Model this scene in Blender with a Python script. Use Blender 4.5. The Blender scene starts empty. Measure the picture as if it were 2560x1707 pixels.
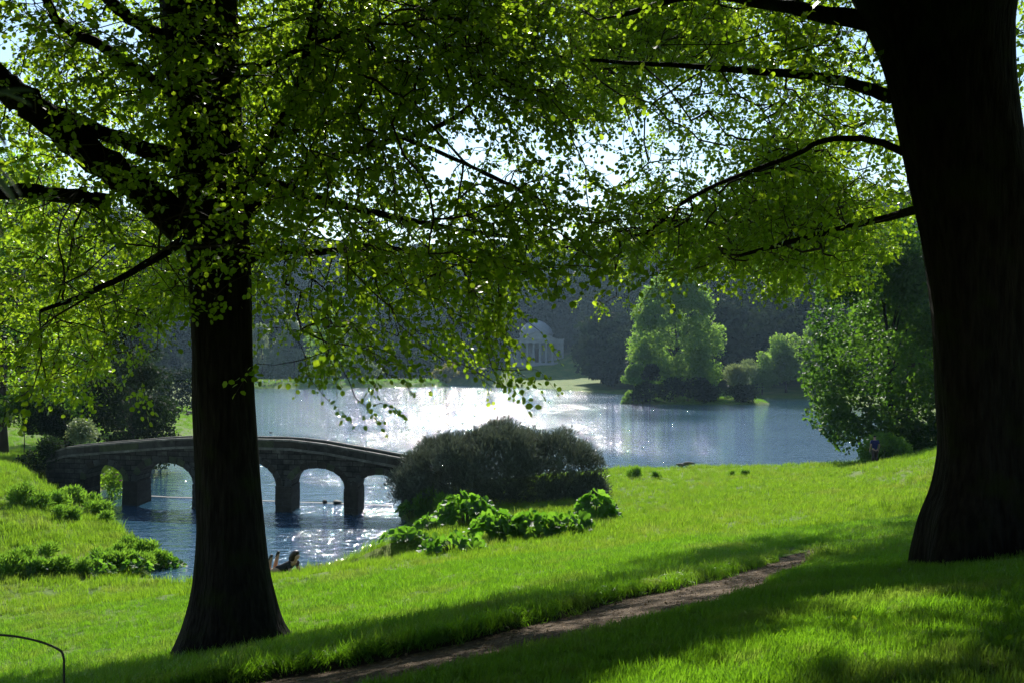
import bpy, bmesh, math, time
import numpy as np
from mathutils import Vector, Matrix, Quaternion
T0 = time.time()
R = math.radians
sc = bpy.context.scene
col = sc.collection
rng = np.random.default_rng(7)

# ------------------------------------------------------------------ camera
F = 2500.0            # focal length in pixels of the 2560 px wide photograph
HOR = 912.0           # row of the horizon
EYE = 7.5             # camera height above the lake
cam_d = bpy.data.cameras.new('camera'); cam = bpy.data.objects.new('camera', cam_d); col.objects.link(cam)
cam.location = (0, 0, EYE); cam.rotation_euler = (R(90), 0, 0)
cam_d.sensor_width = 36; cam_d.lens = F/2560*36
cam_d.shift_y = (HOR-853.5)/2560
cam_d.clip_start = 0.1; cam_d.clip_end = 6000
cam_d.dof.use_dof = True; cam_d.dof.focus_distance = 20; cam_d.dof.aperture_fstop = 5.6
sc.camera = cam

# ------------------------------------------------------------------ light
SUN_EL, SUN_AZ = R(38), R(-2.5)
SUN = np.array([math.sin(SUN_AZ)*math.cos(SUN_EL), math.cos(SUN_AZ)*math.cos(SUN_EL), math.sin(SUN_EL)])
world = bpy.data.worlds.new('World'); sc.world = world; world.use_nodes = True
wn = world.node_tree.nodes; wl = world.node_tree.links; wn.clear()
sky = wn.new('ShaderNodeTexSky'); sky.sky_type = 'NISHITA'; sky.sun_disc = False
sky.sun_elevation = SUN_EL; sky.sun_rotation = SUN_AZ
sky.air_density = 1.4; sky.dust_density = .2; sky.ozone_density = 3.0
bg = wn.new('ShaderNodeBackground'); bg.inputs['Strength'].default_value = 0.09
wo = wn.new('ShaderNodeOutputWorld'); wl.new(sky.outputs[0], bg.inputs[0]); wl.new(bg.outputs[0], wo.inputs[0])
sd = bpy.data.lights.new('sun', 'SUN'); sd.energy = 5.0; sd.angle = R(0.53); sd.color = (1, .955, .87)
so = bpy.data.objects.new('sun', sd); col.objects.link(so)
so.rotation_euler = Vector(SUN).to_track_quat('Z', 'Y').to_euler(); so.location = (0, 0, 60)
vs = sc.view_settings; vs.view_transform = 'Standard'; vs.look = 'None'; vs.gamma = 1; vs.exposure = 0.92
vs.use_curve_mapping = False
cy = sc.cycles
cy.max_bounces = 6; cy.diffuse_bounces = 1; cy.glossy_bounces = 3; cy.transmission_bounces = 4
cy.volume_bounces = 0; cy.transparent_max_bounces = 8; cy.caustics_reflective = False; cy.caustics_refractive = False
cy.use_denoising = True; cy.denoiser = 'OPENIMAGEDENOISE'; cy.denoising_input_passes = 'RGB_ALBEDO_NORMAL'; cy.denoising_prefilter = 'NONE'; cy.sample_clamp_indirect = 3.0; cy.sample_clamp_direct = 0

# ------------------------------------------------------------------ helpers
def P(px, py, D):
    return np.array([(px-1280)/F*D, D, EYE-(py-HOR)/F*D])
def V(p): return (float(p[0]), float(p[1]), float(p[2]))
def proj(p):
    Y = np.maximum(p[..., 1], .01)
    return 1280+F*p[..., 0]/Y, HOR-F*(p[..., 2]-EYE)/Y
def nrm(v): return v/np.maximum(np.linalg.norm(v, axis=-1, keepdims=True), 1e-9)
def sstep(a, b, x):
    t = np.clip((x-a)/(b-a), 0, 1); return t*t*(3-2*t)
def vnoise(x, y, s, seed=0):
    x = np.asarray(x, float)/s+seed*17.3; y = np.asarray(y, float)/s+seed*9.1
    xi = np.floor(x); yi = np.floor(y); fx = x-xi; fy = y-yi; fx = fx*fx*(3-2*fx); fy = fy*fy*(3-2*fy)
    def h(a, b):
        v = np.sin(a*127.1+b*311.7+seed*3.7)*43758.5453; return v-np.floor(v)
    return (h(xi, yi)*(1-fx)+h(xi+1, yi)*fx)*(1-fy)+(h(xi, yi+1)*(1-fx)+h(xi+1, yi+1)*fx)*fy
def fbm(x, y, s, seed=0):
    return (vnoise(x, y, s, seed)+.5*vnoise(x, y, s/2, seed+1)+.25*vnoise(x, y, s/4, seed+2))/1.75

def mesh_np(name, verts, faces, mat=None, smooth=False, rnd=None):
    """faces: int array n x k or a list of such arrays"""
    me = bpy.data.meshes.new(name)
    verts = np.asarray(verts, np.float32)
    fl = faces if isinstance(faces, list) else [faces]
    fl = [np.asarray(f, np.int32) for f in fl if len(f)]
    me.vertices.add(len(verts)); me.vertices.foreach_set('co', verts.ravel())
    nl = sum(f.size for f in fl); npoly = sum(len(f) for f in fl)
    me.loops.add(nl); me.polygons.add(npoly)
    me.loops.foreach_set('vertex_index', np.concatenate([f.ravel() for f in fl]))
    tot = np.concatenate([np.full(len(f), f.shape[1], np.int32) for f in fl])
    st = np.concatenate([[0], np.cumsum(tot)[:-1]]).astype(np.int32)
    me.polygons.foreach_set('loop_start', st)
    if smooth: me.polygons.foreach_set('use_smooth', np.ones(npoly, bool))
    if rnd is not None:
        a = me.attributes.new('rnd', 'FLOAT', 'POINT'); a.data.foreach_set('value', np.asarray(rnd, np.float32))
    me.update(calc_edges=True); me.validate()
    if mat: me.materials.append(mat)
    return me
def ob(name, me, parent=None, loc=None):
    o = bpy.data.objects.new(name, me); col.objects.link(o)
    if parent: o.parent = parent
    if loc is not None: o.location = V(loc)
    return o
def tag(o, label=None, cat=None, group=None, kind=None):
    if label: o['label'] = label
    if cat: o['category'] = cat
    if group: o['group'] = group
    if kind: o['kind'] = kind
    return o
def thing(name, label, cat, loc=(0, 0, 0), rz=0, group=None):
    o = bpy.data.objects.new(name, None); col.objects.link(o); o.location = V(loc); o.rotation_euler[2] = rz
    o.empty_display_size = .2
    return tag(o, label, cat, group)
class MB:
    """collects boxes, tubes and lathes into one mesh"""
    def __init__(s): s.v = []; s.f = []; s.n = 0
    def add(s, v, f):
        v = np.asarray(v, float); s.v.append(v); s.f += [[i+s.n for i in q] for q in f]; s.n += len(v); return s
    def box(s, c, d, rz=0, taper=1.0):
        x, y, z = np.array(d)/2
        v = np.array([(sx*x*(taper if sz > 0 else 1), sy*y*(taper if sz > 0 else 1), sz*z) for sz in (-1, 1) for sy in (-1, 1) for sx in (-1, 1)])
        ca, sa = math.cos(rz), math.sin(rz)
        v = np.stack([v[:, 0]*ca-v[:, 1]*sa, v[:, 0]*sa+v[:, 1]*ca, v[:, 2]], 1)+np.array(c)
        return s.add(v, [(0, 2, 3, 1), (4, 5, 7, 6), (0, 1, 5, 4), (2, 6, 7, 3), (0, 4, 6, 2), (1, 3, 7, 5)])
    def tube(s, pts, rad, n=8, cap=True):
        v, f = tube(pts, rad, n, cap); return s.add(v, f)
    def lathe(s, prof, c=(0, 0, 0), n=16, a0=0, a1=2*math.pi):
        ang = np.linspace(a0, a1, n, endpoint=False)
        v = [(c[0]+r*math.cos(a), c[1]+r*math.sin(a), c[2]+z) for r, z in prof for a in ang]
        f = [(i*n+j, i*n+(j+1) % n, (i+1)*n+(j+1) % n, (i+1)*n+j) for i in range(len(prof)-1) for j in range(n)]
        return s.add(v, f)
    def build(s, name, mat, parent=None, smooth=False):
        me = bpy.data.meshes.new(name); me.from_pydata([tuple(p) for p in np.concatenate(s.v)], [], s.f)
        me.materials.append(mat)
        if smooth: me.polygons.foreach_set('use_smooth', np.ones(len(me.polygons), bool))
        me.update(); return ob(name, me, parent)
def catmull(pts, k=5):
    p = np.asarray(pts, float); p = np.vstack([2*p[0]-p[1], p, 2*p[-1]-p[-2]]); out = []
    for i in range(1, len(p)-2):
        for t in np.linspace(0, 1, k, endpoint=False):
            a, b, c, d = p[i-1], p[i], p[i+1], p[i+2]
            out.append(.5*((2*b)+(-a+c)*t+(2*a-5*b+4*c-d)*t*t+(-a+3*b-3*c+d)*t**3))
    out.append(p[-2]); return np.array(out)
def tube(pts, rad, n=8, cap=True, wob=0):
    pts = np.asarray(pts, float); m = len(pts); rad = np.broadcast_to(np.asarray(rad, float), (m,))
    d = nrm(np.gradient(pts, axis=0)); up = np.array([0, 0, 1.]) if abs(d[0][2]) < .9 else np.array([1., 0, 0])
    v = []
    for i in range(m):
        a = nrm(np.cross(d[i], up)); b = np.cross(a, d[i]); up = b if abs(np.dot(b, d[i])) < .99 else up
        for j in range(n):
            t = 2*math.pi*j/n; r = rad[i]*(1+wob*math.sin(3*t+i*.7)+wob*.7*math.sin(5*t-i*1.1))
            v.append(pts[i]+r*(a*math.cos(t)+b*math.sin(t)))
    f = [(i*n+j, i*n+(j+1) % n, (i+1)*n+(j+1) % n, (i+1)*n+j) for i in range(m-1) for j in range(n)]
    if cap: f += [tuple(range(n))[::-1], tuple((m-1)*n+j for j in range(n))]
    return np.array(v), f
def seg_tubes(a, b, ra, rb, n=4):
    """many tapered prisms at once"""
    d = nrm(b-a); up = np.where(np.abs(d[:, 2:3]) < .9, np.array([[0, 0, 1.]]), np.array([[1., 0, 0]]))
    s = nrm(np.cross(d, up)); t = np.cross(s, d); ang = 2*np.pi*np.arange(n)/n
    off = s[:, None]*np.cos(ang)[None, :, None]+t[:, None]*np.sin(ang)[None, :, None]
    v = np.concatenate([a[:, None]+off*ra[:, None, None], b[:, None]+off*rb[:, None, None]], 1)
    k = np.arange(n); q = np.stack([k, (k+1) % n, n+(k+1) % n, n+k], 1)
    f = (np.arange(len(a))*2*n)[:, None, None]+q[None]
    return v.reshape(-1, 3), f.reshape(-1, 4)

# ------------------------------------------------------------------ materials
def newmat(name):
    m = bpy.data.materials.new(name); m.use_nodes = True; nt = m.node_tree; nt.nodes.clear()
    out = nt.nodes.new('ShaderNodeOutputMaterial'); return m, nt.nodes, nt.links, out
def ramp(n, stops):
    r = n.new('ShaderNodeValToRGB'); e = r.color_ramp.elements
    while len(e) < len(stops): e.new(.5)
    for i, (p, c) in enumerate(stops): e[i].position = p; e[i].color = (*c, 1)
    return r
def mat_solid(name, c1, c2, scale=3.0, rough=.85, bump=.3, dist=.02, spec=.3, detail=6, c3=None):
    m, n, l, out = newmat(name)
    b = n.new('ShaderNodeBsdfPrincipled'); l.new(b.outputs[0], out.inputs[0])
    b.inputs['Roughness'].default_value = rough; b.inputs['Specular IOR Level'].default_value = spec
    tc = n.new('ShaderNodeTexCoord'); no = n.new('ShaderNodeTexNoise'); no.inputs['Scale'].default_value = scale
    no.inputs['Detail'].default_value = detail; no.inputs['Roughness'].default_value = .65; l.new(tc.outputs['Object'], no.inputs['Vector'])
    st = [(.3, c1), (.7, c2)] if c3 is None else [(.3, c1), (.55, c2), (.72, c3)]
    r = ramp(n, st); l.new(no.outputs[0], r.inputs[0]); l.new(r.outputs[0], b.inputs['Base Color'])
    if bump:
        bu = n.new('ShaderNodeBump'); bu.inputs['Strength'].default_value = bump; bu.inputs['Distance'].default_value = dist
        n2 = n.new('ShaderNodeTexNoise'); n2.inputs['Scale'].default_value = scale*4; n2.inputs['Detail'].default_value = 6
        l.new(tc.outputs['Object'], n2.inputs['Vector']); l.new(n2.outputs[0], bu.inputs['Height']); l.new(bu.outputs[0], b.inputs['Normal'])
    return m
def mat_leaf(name, dark, light, tdark, tlight, trans=.5, rough=.4, spec=.5, objrand=False, patch=False):
    m, n, l, out = newmat(name)
    if objrand:
        at = n.new('ShaderNodeObjectInfo'); src = at.outputs['Random']
    else:
        at = n.new('ShaderNodeAttribute'); at.attribute_name = 'rnd'; src = at.outputs['Fac']
    r1 = ramp(n, [(0, dark), (1, light)]); r2 = ramp(n, [(0, tdark), (1, tlight)])
    l.new(src, r1.inputs[0]); l.new(src, r2.inputs[0])
    b = n.new('ShaderNodeBsdfPrincipled'); b.inputs['Roughness'].default_value = rough; b.inputs['Specular IOR Level'].default_value = spec
    t = n.new('ShaderNodeBsdfTranslucent'); mx = n.new('ShaderNodeMixShader'); mx.inputs[0].default_value = trans
    o1, o2 = r1.outputs[0], r2.outputs[0]
    if patch:                                    # worn, dry and lush patches of the turf
        ge = n.new('ShaderNodeNewGeometry')
        for (sc_, lo, hi, amt, ca, cb) in ((.55, .52, .72, .32, (.20, .16, .06), (.42, .34, .10)), (.9, .5, .7, .3, (.022, .06, .010), (.09, .24, .014)), (2.6, .58, .72, .35, (.17, .14, .06), (.36, .30, .10))):
            x = n.new('ShaderNodeTexNoise'); x.inputs['Scale'].default_value = sc_; x.inputs['Detail'].default_value = 3; l.new(ge.outputs['Position'], x.inputs['Vector'])
            mr = n.new('ShaderNodeMapRange'); mr.inputs[1].default_value = lo; mr.inputs[2].default_value = hi; mr.inputs[4].default_value = amt; l.new(x.outputs[0], mr.inputs[0])
            for kk, (o_, c_) in enumerate(((o1, ca), (o2, cb))):
                mm = n.new('ShaderNodeMix'); mm.data_type = 'RGBA'; l.new(mr.outputs[0], mm.inputs[0]); l.new(o_, mm.inputs[6]); mm.inputs[7].default_value = (*c_, 1)
                if kk == 0: o1 = mm.outputs[2]
                else: o2 = mm.outputs[2]
    l.new(o1, b.inputs['Base Color']); l.new(o2, t.inputs[0])
    l.new(b.outputs[0], mx.inputs[1]); l.new(t.outputs[0], mx.inputs[2]); l.new(mx.outputs[0], out.inputs[0])
    return m
M = {}
def mat_bark():
    m, n, l, out = newmat('bark'); b = n.new('ShaderNodeBsdfPrincipled'); l.new(b.outputs[0], out.inputs[0]); b.inputs['Roughness'].default_value = .9; b.inputs['Specular IOR Level'].default_value = .08
    tc = n.new('ShaderNodeTexCoord'); mp = n.new('ShaderNodeMapping'); mp.inputs['Scale'].default_value = (1, 1, .16); l.new(tc.outputs['Object'], mp.inputs['Vector'])
    n1 = n.new('ShaderNodeTexNoise'); n1.inputs['Scale'].default_value = 16; n1.inputs['Detail'].default_value = 6; l.new(mp.outputs[0], n1.inputs['Vector'])
    n2 = n.new('ShaderNodeTexNoise'); n2.inputs['Scale'].default_value = 2.2; n2.inputs['Detail'].default_value = 5; l.new(tc.outputs['Object'], n2.inputs['Vector'])
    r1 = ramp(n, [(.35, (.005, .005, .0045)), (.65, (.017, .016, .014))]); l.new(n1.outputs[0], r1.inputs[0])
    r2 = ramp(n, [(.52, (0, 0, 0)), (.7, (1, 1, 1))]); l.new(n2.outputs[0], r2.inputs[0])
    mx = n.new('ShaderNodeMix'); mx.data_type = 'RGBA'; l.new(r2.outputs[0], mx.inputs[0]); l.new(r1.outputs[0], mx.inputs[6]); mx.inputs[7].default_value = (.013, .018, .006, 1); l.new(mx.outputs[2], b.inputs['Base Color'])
    bu = n.new('ShaderNodeBump'); bu.inputs['Strength'].default_value = 1; bu.inputs['Distance'].default_value = .07; l.new(n1.outputs[0], bu.inputs['Height']); l.new(bu.outputs[0], b.inputs['Normal'])
    return m
M['bark'] = mat_bark()
M['bark_far'] = mat_solid('bark_far', (.025, .02, .015), (.05, .042, .03), 2, .9, 0)
M['twig'] = mat_solid('twig', (.02, .016, .01), (.04, .03, .02), 8, .85, 0)
M['leaf'] = mat_leaf('linden_leaf', (.008, .02, .004), (.016, .038, .006), (.20, .38, .008), (.52, .72, .03), .55, .34, .4)
M['leaf_one'] = mat_leaf('linden_leaf_single', (.010, .026, .005), (.022, .05, .008), (.20, .38, .008), (.52, .72, .03), .55, .34, .4, True)
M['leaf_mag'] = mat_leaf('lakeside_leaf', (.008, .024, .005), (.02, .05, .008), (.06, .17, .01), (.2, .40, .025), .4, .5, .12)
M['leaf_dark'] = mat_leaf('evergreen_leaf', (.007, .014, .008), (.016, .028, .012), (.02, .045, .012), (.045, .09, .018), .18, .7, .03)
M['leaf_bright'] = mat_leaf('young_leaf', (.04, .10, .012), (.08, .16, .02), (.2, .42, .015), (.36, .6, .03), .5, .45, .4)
M['leaf_lake'] = mat_leaf('island_leaf', (.05, .10, .02), (.09, .15, .035), (.22, .42, .04), (.36, .56, .07), .5, .6, .15)
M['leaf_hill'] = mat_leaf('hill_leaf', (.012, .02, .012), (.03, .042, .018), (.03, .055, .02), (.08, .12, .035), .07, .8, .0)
M['leaf_yellow'] = mat_leaf('golden_leaf', (.12, .12, .02), (.18, .17, .03), (.25, .24, .03), (.36, .32, .05), .4, .6, .2)
M['leaf_willow'] = mat_leaf('willow_leaf', (.09, .13, .06), (.15, .19, .09), (.18, .26, .08), (.3, .36, .12), .4, .5, .4)
M['leaf_bush'] = mat_leaf('tamarisk_leaf', (.03, .04, .028), (.15, .175, .125), (.03, .04, .02), (.12, .14, .08), .25, .5, .3)  # wide random range paints silvery highlights among the dark leaves
M['leaf_gunnera'] = mat_leaf('gunnera_leaf', (.02, .06, .01), (.05, .11, .015), (.10, .28, .012), (.24, .5, .03), .45, .5, .2, True)
M['fern'] = mat_leaf('fern_leaf', (.03, .09, .014), (.07, .15, .02), (.14, .34, .02), (.30, .52, .04), .45, .6, .15)
M['grass'] = mat_leaf('grass_blade', (.05, .11, .012), (.10, .18, .02), (.15, .37, .010), (.29, .55, .02), .5, .42, .35, patch=True)
M['meadow'] = mat_leaf('meadow_blade', (.07, .12, .016), (.13, .18, .028), (.18, .37, .012), (.33, .53, .024), .5, .5, .2, patch=True)
M['gloss_leaf'] = mat_leaf('rhododendron_leaf', (.06, .09, .05), (.09, .13, .08), (.06, .14, .03), (.12, .22, .04), .25, .2, 1.0, True)

# ------------------------------------------------------------------ terrain
LAKE = np.array([(-13.0, 35.3), (-11.6, 33.6), (-8.9, 34.6), (-6.9, 36.0), (-4.8, 38.8), (-3.3, 41.8), (-4.5, 46), (-5.3, 49), (-5.2, 52), (-4, 57),
    (0, 63), (6.3, 68.2), (14, 69.3), (21, 70), (26, 73), (30, 82), (38, 100), (50, 130), (61, 165), (66, 200), (68, 226), (56, 230), (47, 240), (38, 250), (29, 257),
    (10, 320), (-2, 362), (-20, 398), (-30, 402), (-32, 372), (-21.5, 350), (-24, 344), (-50, 331), (-84, 320), (-97, 312), (-93, 290),
    (-68, 220), (-46.5, 150), (-33.5, 110), (-28, 76), (-24.2, 58), (-23.3, 54), (-21.6, 51.5), (-19.6, 48), (-16, 42), (-13.2, 38.2)], float)
LAKE_RAW = LAKE
ISLAND = np.array([(22.5, 196), (27, 191), (36, 189), (44, 190), (50, 194), (51, 200), (46, 205), (36, 208), (26, 205), (22, 200)], float)
def sdist(poly, x, y):
    x = np.asarray(x, float); y = np.asarray(y, float); d = np.full(x.shape, 1e9); ins = np.zeros(x.shape, bool)
    for i in range(len(poly)):
        a = poly[i]; b = poly[(i+1) % len(poly)]; ex, ey = b-a
        t = np.clip(((x-a[0])*ex+(y-a[1])*ey)/(ex*ex+ey*ey), 0, 1)
        d = np.minimum(d, np.hypot(x-a[0]-t*ex, y-a[1]-t*ey))
        if ey != 0: ins ^= ((a[1] > y) != (b[1] > y)) & (x < ex*(y-a[1])/ey+a[0])
    return np.where(ins, d, -d)       # positive inside
def water_d(x, y):
    return np.minimum(sdist(LAKE, x, y), -sdist(ISLAND, x, y))
PATH_FAR = [(380, 1735), (544, 1703), (800, 1662), (1088, 1604), (1320, 1546), (1524, 1493), (1700, 1456), (1900, 1405), (2010, 1377), (2075, 1361)]
PATH_NEAR = [(600, 1797), (760, 1762), (900, 1728), (1088, 1682), (1320, 1619), (1524, 1567), (1700, 1525), (1900, 1462), (2010, 1405), (2080, 1375)]
path_poly = None; far_zone = None
def height(x, y, raw=False):
    x = np.asarray(x, float); y = np.asarray(y, float)
    zc = np.interp(y, [-40, -20, 0, 5, 7, 9.5, 15, 20, 30, 40, 55, 66, 75], [7.6, 6.7, 6.05, 5.72, 5.4, 4.98, 4.0, 3.2, 1.9, 1.05, .7, .5, .45])
    kl = np.interp(y, [-20, 0, 16, 25, 34, 42, 60], [.12, .15, .19, .13, .06, .03, .01])
    kr = np.interp(y, [-20, 0, 12, 30, 45, 55, 65], [.12, .12, .12, .1, .07, .03, .01])
    near = zc+np.where(x < 0, kl*np.maximum(x, -16), kr*np.minimum(x, 26))
    kn = np.interp(y, [20, 34, 44, 56, 66], [0, .5, 1, .8, 0])
    near = near+kn*.34*np.maximum(0, x-17-(y-45)*.12)
    near = np.maximum(near, .32)
    near = near+sstep(-12, -20, x)*sstep(35.2, 40, y)*(2.1*np.exp(-(((x+29)/9.5)**2+((y-48)/9.0)**2))+.25)
    left = sstep(-23, -28, x)*sstep(50, 60, y); near = near*(1-left)+left*2.1
    wd = water_d(x, y) if not raw else None
    d = np.maximum(-wd, 0)
    far = .45+.07*np.minimum(d, 40)+.42*np.maximum(0, d-32)
    far = np.minimum(far, 58+.02*d)+sstep(40, 120, d)*(fbm(x, y, 120, 3)-.5)*26
    far = far+6.3*np.exp(-(((x-10)/26)**2+((y-402)/18)**2))
    bank = sstep(-128, -120, x)*sstep(-18, -24, x)*sstep(305, 312, y)*sstep(372, 366, y); far = far*(1-bank)+bank*(.25+2.0*sstep(0, 4.5, d))
    f = np.maximum(sstep(70, 88, y), sstep(-23, -30, x)*sstep(56, 75, y))
    f = np.maximum(f, sstep(30, 60, x)*sstep(20, 60, y)*.0)
    z = near*(1-f)+far*f
    z = z+(fbm(x, y, 3.0, 5)-.5)*.10*sstep(0, 3, d)+(fbm(x, y, .9, 8)-.5)*.035
    wdt_ = np.where((x < -1) & (y < 36) & (x > -30), 7.0, np.where((x < -12) & (y < 56) & (y > 30), 4.0, 2.2)); s = sstep(0, wdt_, d); land = .10+(z-.10)*(.14+.86*s) if True else z
    lake = -np.minimum(.4*np.maximum(wd, 0), 1.6)
    out = np.where(wd > 0, lake-.02, np.maximum(land, .06))
    if path_poly is not None:
        pd = sdist(path_poly, x, y)
        out = out-.07*sstep(-.15, .25, pd)
        if far_zone is not None:
            out = out+np.where((pd < 0) & (sdist(far_zone, x, y) > 0), .075*np.exp(np.minimum(pd, 0)/.7)*sstep(0, .05, -pd), 0)*sstep(4.4, 3.2, x)
    return out
def ground_hit(px, py):
    """where the sight line of a photograph row and column meets the ground"""
    Ys = np.concatenate([np.arange(3, 40, .05), np.arange(40, 420, .5)])
    X = (px-1280)/F*Ys; Z = EYE-(py-HOR)/F*Ys; H = height(X, Ys)
    k = np.argmax(Z < H); return np.array([X[k], Ys[k], H[k]])
pf = np.array([ground_hit(min(p[0], 2700), p[1]) for p in PATH_FAR]); pn = np.array([ground_hit(min(p[0], 2700), p[1]) for p in PATH_NEAR])
# a track of nearly even width: resample both edges
pfc = catmull(pf[:, :2], 6); pnc = catmull(pn[:, :2], 6)
path_poly = np.vstack([pfc, pnc[::-1]]); far_zone = np.vstack([pfc, [(60, 60), (-60, 60), (-60, 14)]])

ys = np.concatenate([np.linspace(-40, 2, 22), np.linspace(2.2, 24, 110), 24.3*np.exp(np.linspace(0, math.log(900/24.3), 190))])
us = np.linspace(-1, 1, 231)
YY, UU = np.meshgrid(ys, us, indexing='ij'); XX = UU*(np.abs(YY)*.62+16)
ZZ = height(XX, YY)
gv = np.stack([XX, YY, ZZ], -1).reshape(-1, 3); nr, nc = YY.shape
idx = np.arange(nr*nc).reshape(nr, nc)
gf = np.stack([idx[:-1, :-1], idx[:-1, 1:], idx[1:, 1:], idx[1:, :-1]], -1).reshape(-1, 4)
def mat_ground():
    m, n, l, out = newmat('lawn_ground'); b = n.new('ShaderNodeBsdfPrincipled'); l.new(b.outputs[0], out.inputs[0])
    b.inputs['Roughness'].default_value = .9; b.inputs['Specular IOR Level'].default_value = .15
    tc = n.new('ShaderNodeTexCoord'); n1 = n.new('ShaderNodeTexNoise'); n1.inputs['Scale'].default_value = .35; n1.inputs['Detail'].default_value = 8
    l.new(tc.outputs['Object'], n1.inputs['Vector'])
    r = ramp(n, [(.3, (.055, .11, .010)), (.5, (.09, .15, .014)), (.62, (.12, .16, .022)), (.75, (.16, .16, .045))]); l.new(n1.outputs[0], r.inputs[0])
    n2 = n.new('ShaderNodeTexNoise'); n2.inputs['Scale'].default_value = 9; n2.inputs['Detail'].default_value = 8; l.new(tc.outputs['Object'], n2.inputs['Vector'])
    r2 = ramp(n, [(.3, (.45, .45, .45)), (.7, (1.2, 1.2, 1.1))]); l.new(n2.outputs[0], r2.inputs[0])
    mx = n.new('ShaderNodeMix'); mx.data_type = 'RGBA'; mx.blend_type = 'MULTIPLY'; mx.inputs[0].default_value = 1
    l.new(r.outputs[0], mx.inputs[6]); l.new(r2.outputs[0], mx.inputs[7]); l.new(mx.outputs[2], b.inputs['Base Color'])
    bu = n.new('ShaderNodeBump'); bu.inputs['Strength'].default_value = .8; bu.inputs['Distance'].default_value = .06
    l.new(n2.outputs[0], bu.inputs['Height']); l.new(bu.outputs[0], b.inputs['Normal'])
    return m
M['ground'] = mat_ground()
ground = ob('ground', mesh_np('ground', gv, gf, M['ground'], True)); tag(ground, kind='structure')

# the path: a sheet just above the recessed ground
def strip(name, a, b, mat, k=8, lift=.012):
    t = np.linspace(0, 1, k); a = np.asarray(a); b = np.asarray(b)
    g = a[:, None]*(1-t)[None, :, None]+b[:, None]*t[None, :, None]
    z = height(g[..., 0], g[..., 1])+lift; v = np.concatenate([g, z[..., None]], -1).reshape(-1, 3)
    i = np.arange(len(a)*k).reshape(len(a), k); f = np.stack([i[:-1, :-1], i[1:, :-1], i[1:, 1:], i[:-1, 1:]], -1).reshape(-1, 4)
    return ob(name, mesh_np(name, v, f, mat, True))
def resamp(c, n):
    s = np.concatenate([[0], np.cumsum(np.linalg.norm(np.diff(c, axis=0), axis=1))]); t = np.linspace(0, s[-1], n)
    return np.stack([np.interp(t, s, c[:, k]) for k in range(2)], 1)
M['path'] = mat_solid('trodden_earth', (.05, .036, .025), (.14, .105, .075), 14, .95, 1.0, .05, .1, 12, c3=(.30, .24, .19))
tag(strip('path', resamp(pfc, 150), resamp(pnc, 150), M['path'], 14), kind='structure')

def bank_face():
    c = resamp(pfc, 260); tn = nrm(np.gradient(c, axis=0)); nb = np.stack([tn[:, 1], -tn[:, 0]], 1); mid = resamp(pnc, 260); nb = np.where(np.sum(nb*(mid-c), 1, keepdims=True) < 0, -nb, nb)
    zt = height(c[:, 0]-nb[:, 0]*.10, c[:, 1]-nb[:, 1]*.10)+.015; zb = height(c[:, 0]+nb[:, 0]*.28, c[:, 1]+nb[:, 1]*.28)-.03; j = (vnoise(c[:, 0], c[:, 1], .25, 3)-.5)
    rows = []
    for k in range(6):
        t = k/5; o = .22-.20*t+j*.07*(1 if 0 < k < 5 else 0)*math.sin(k*2.1); rows.append(np.stack([c[:, 0]+nb[:, 0]*o, c[:, 1]+nb[:, 1]*o, zb*(1-t)+zt*t], 1))
    v = np.concatenate(rows); i = np.arange(6*260).reshape(6, 260); f = np.stack([i[:-1, :-1], i[:-1, 1:], i[1:, 1:], i[1:, :-1]], -1).reshape(-1, 4)
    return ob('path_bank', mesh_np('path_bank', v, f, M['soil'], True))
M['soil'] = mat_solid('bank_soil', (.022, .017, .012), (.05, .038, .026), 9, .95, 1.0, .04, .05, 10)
tag(bank_face(), kind='structure')

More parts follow.
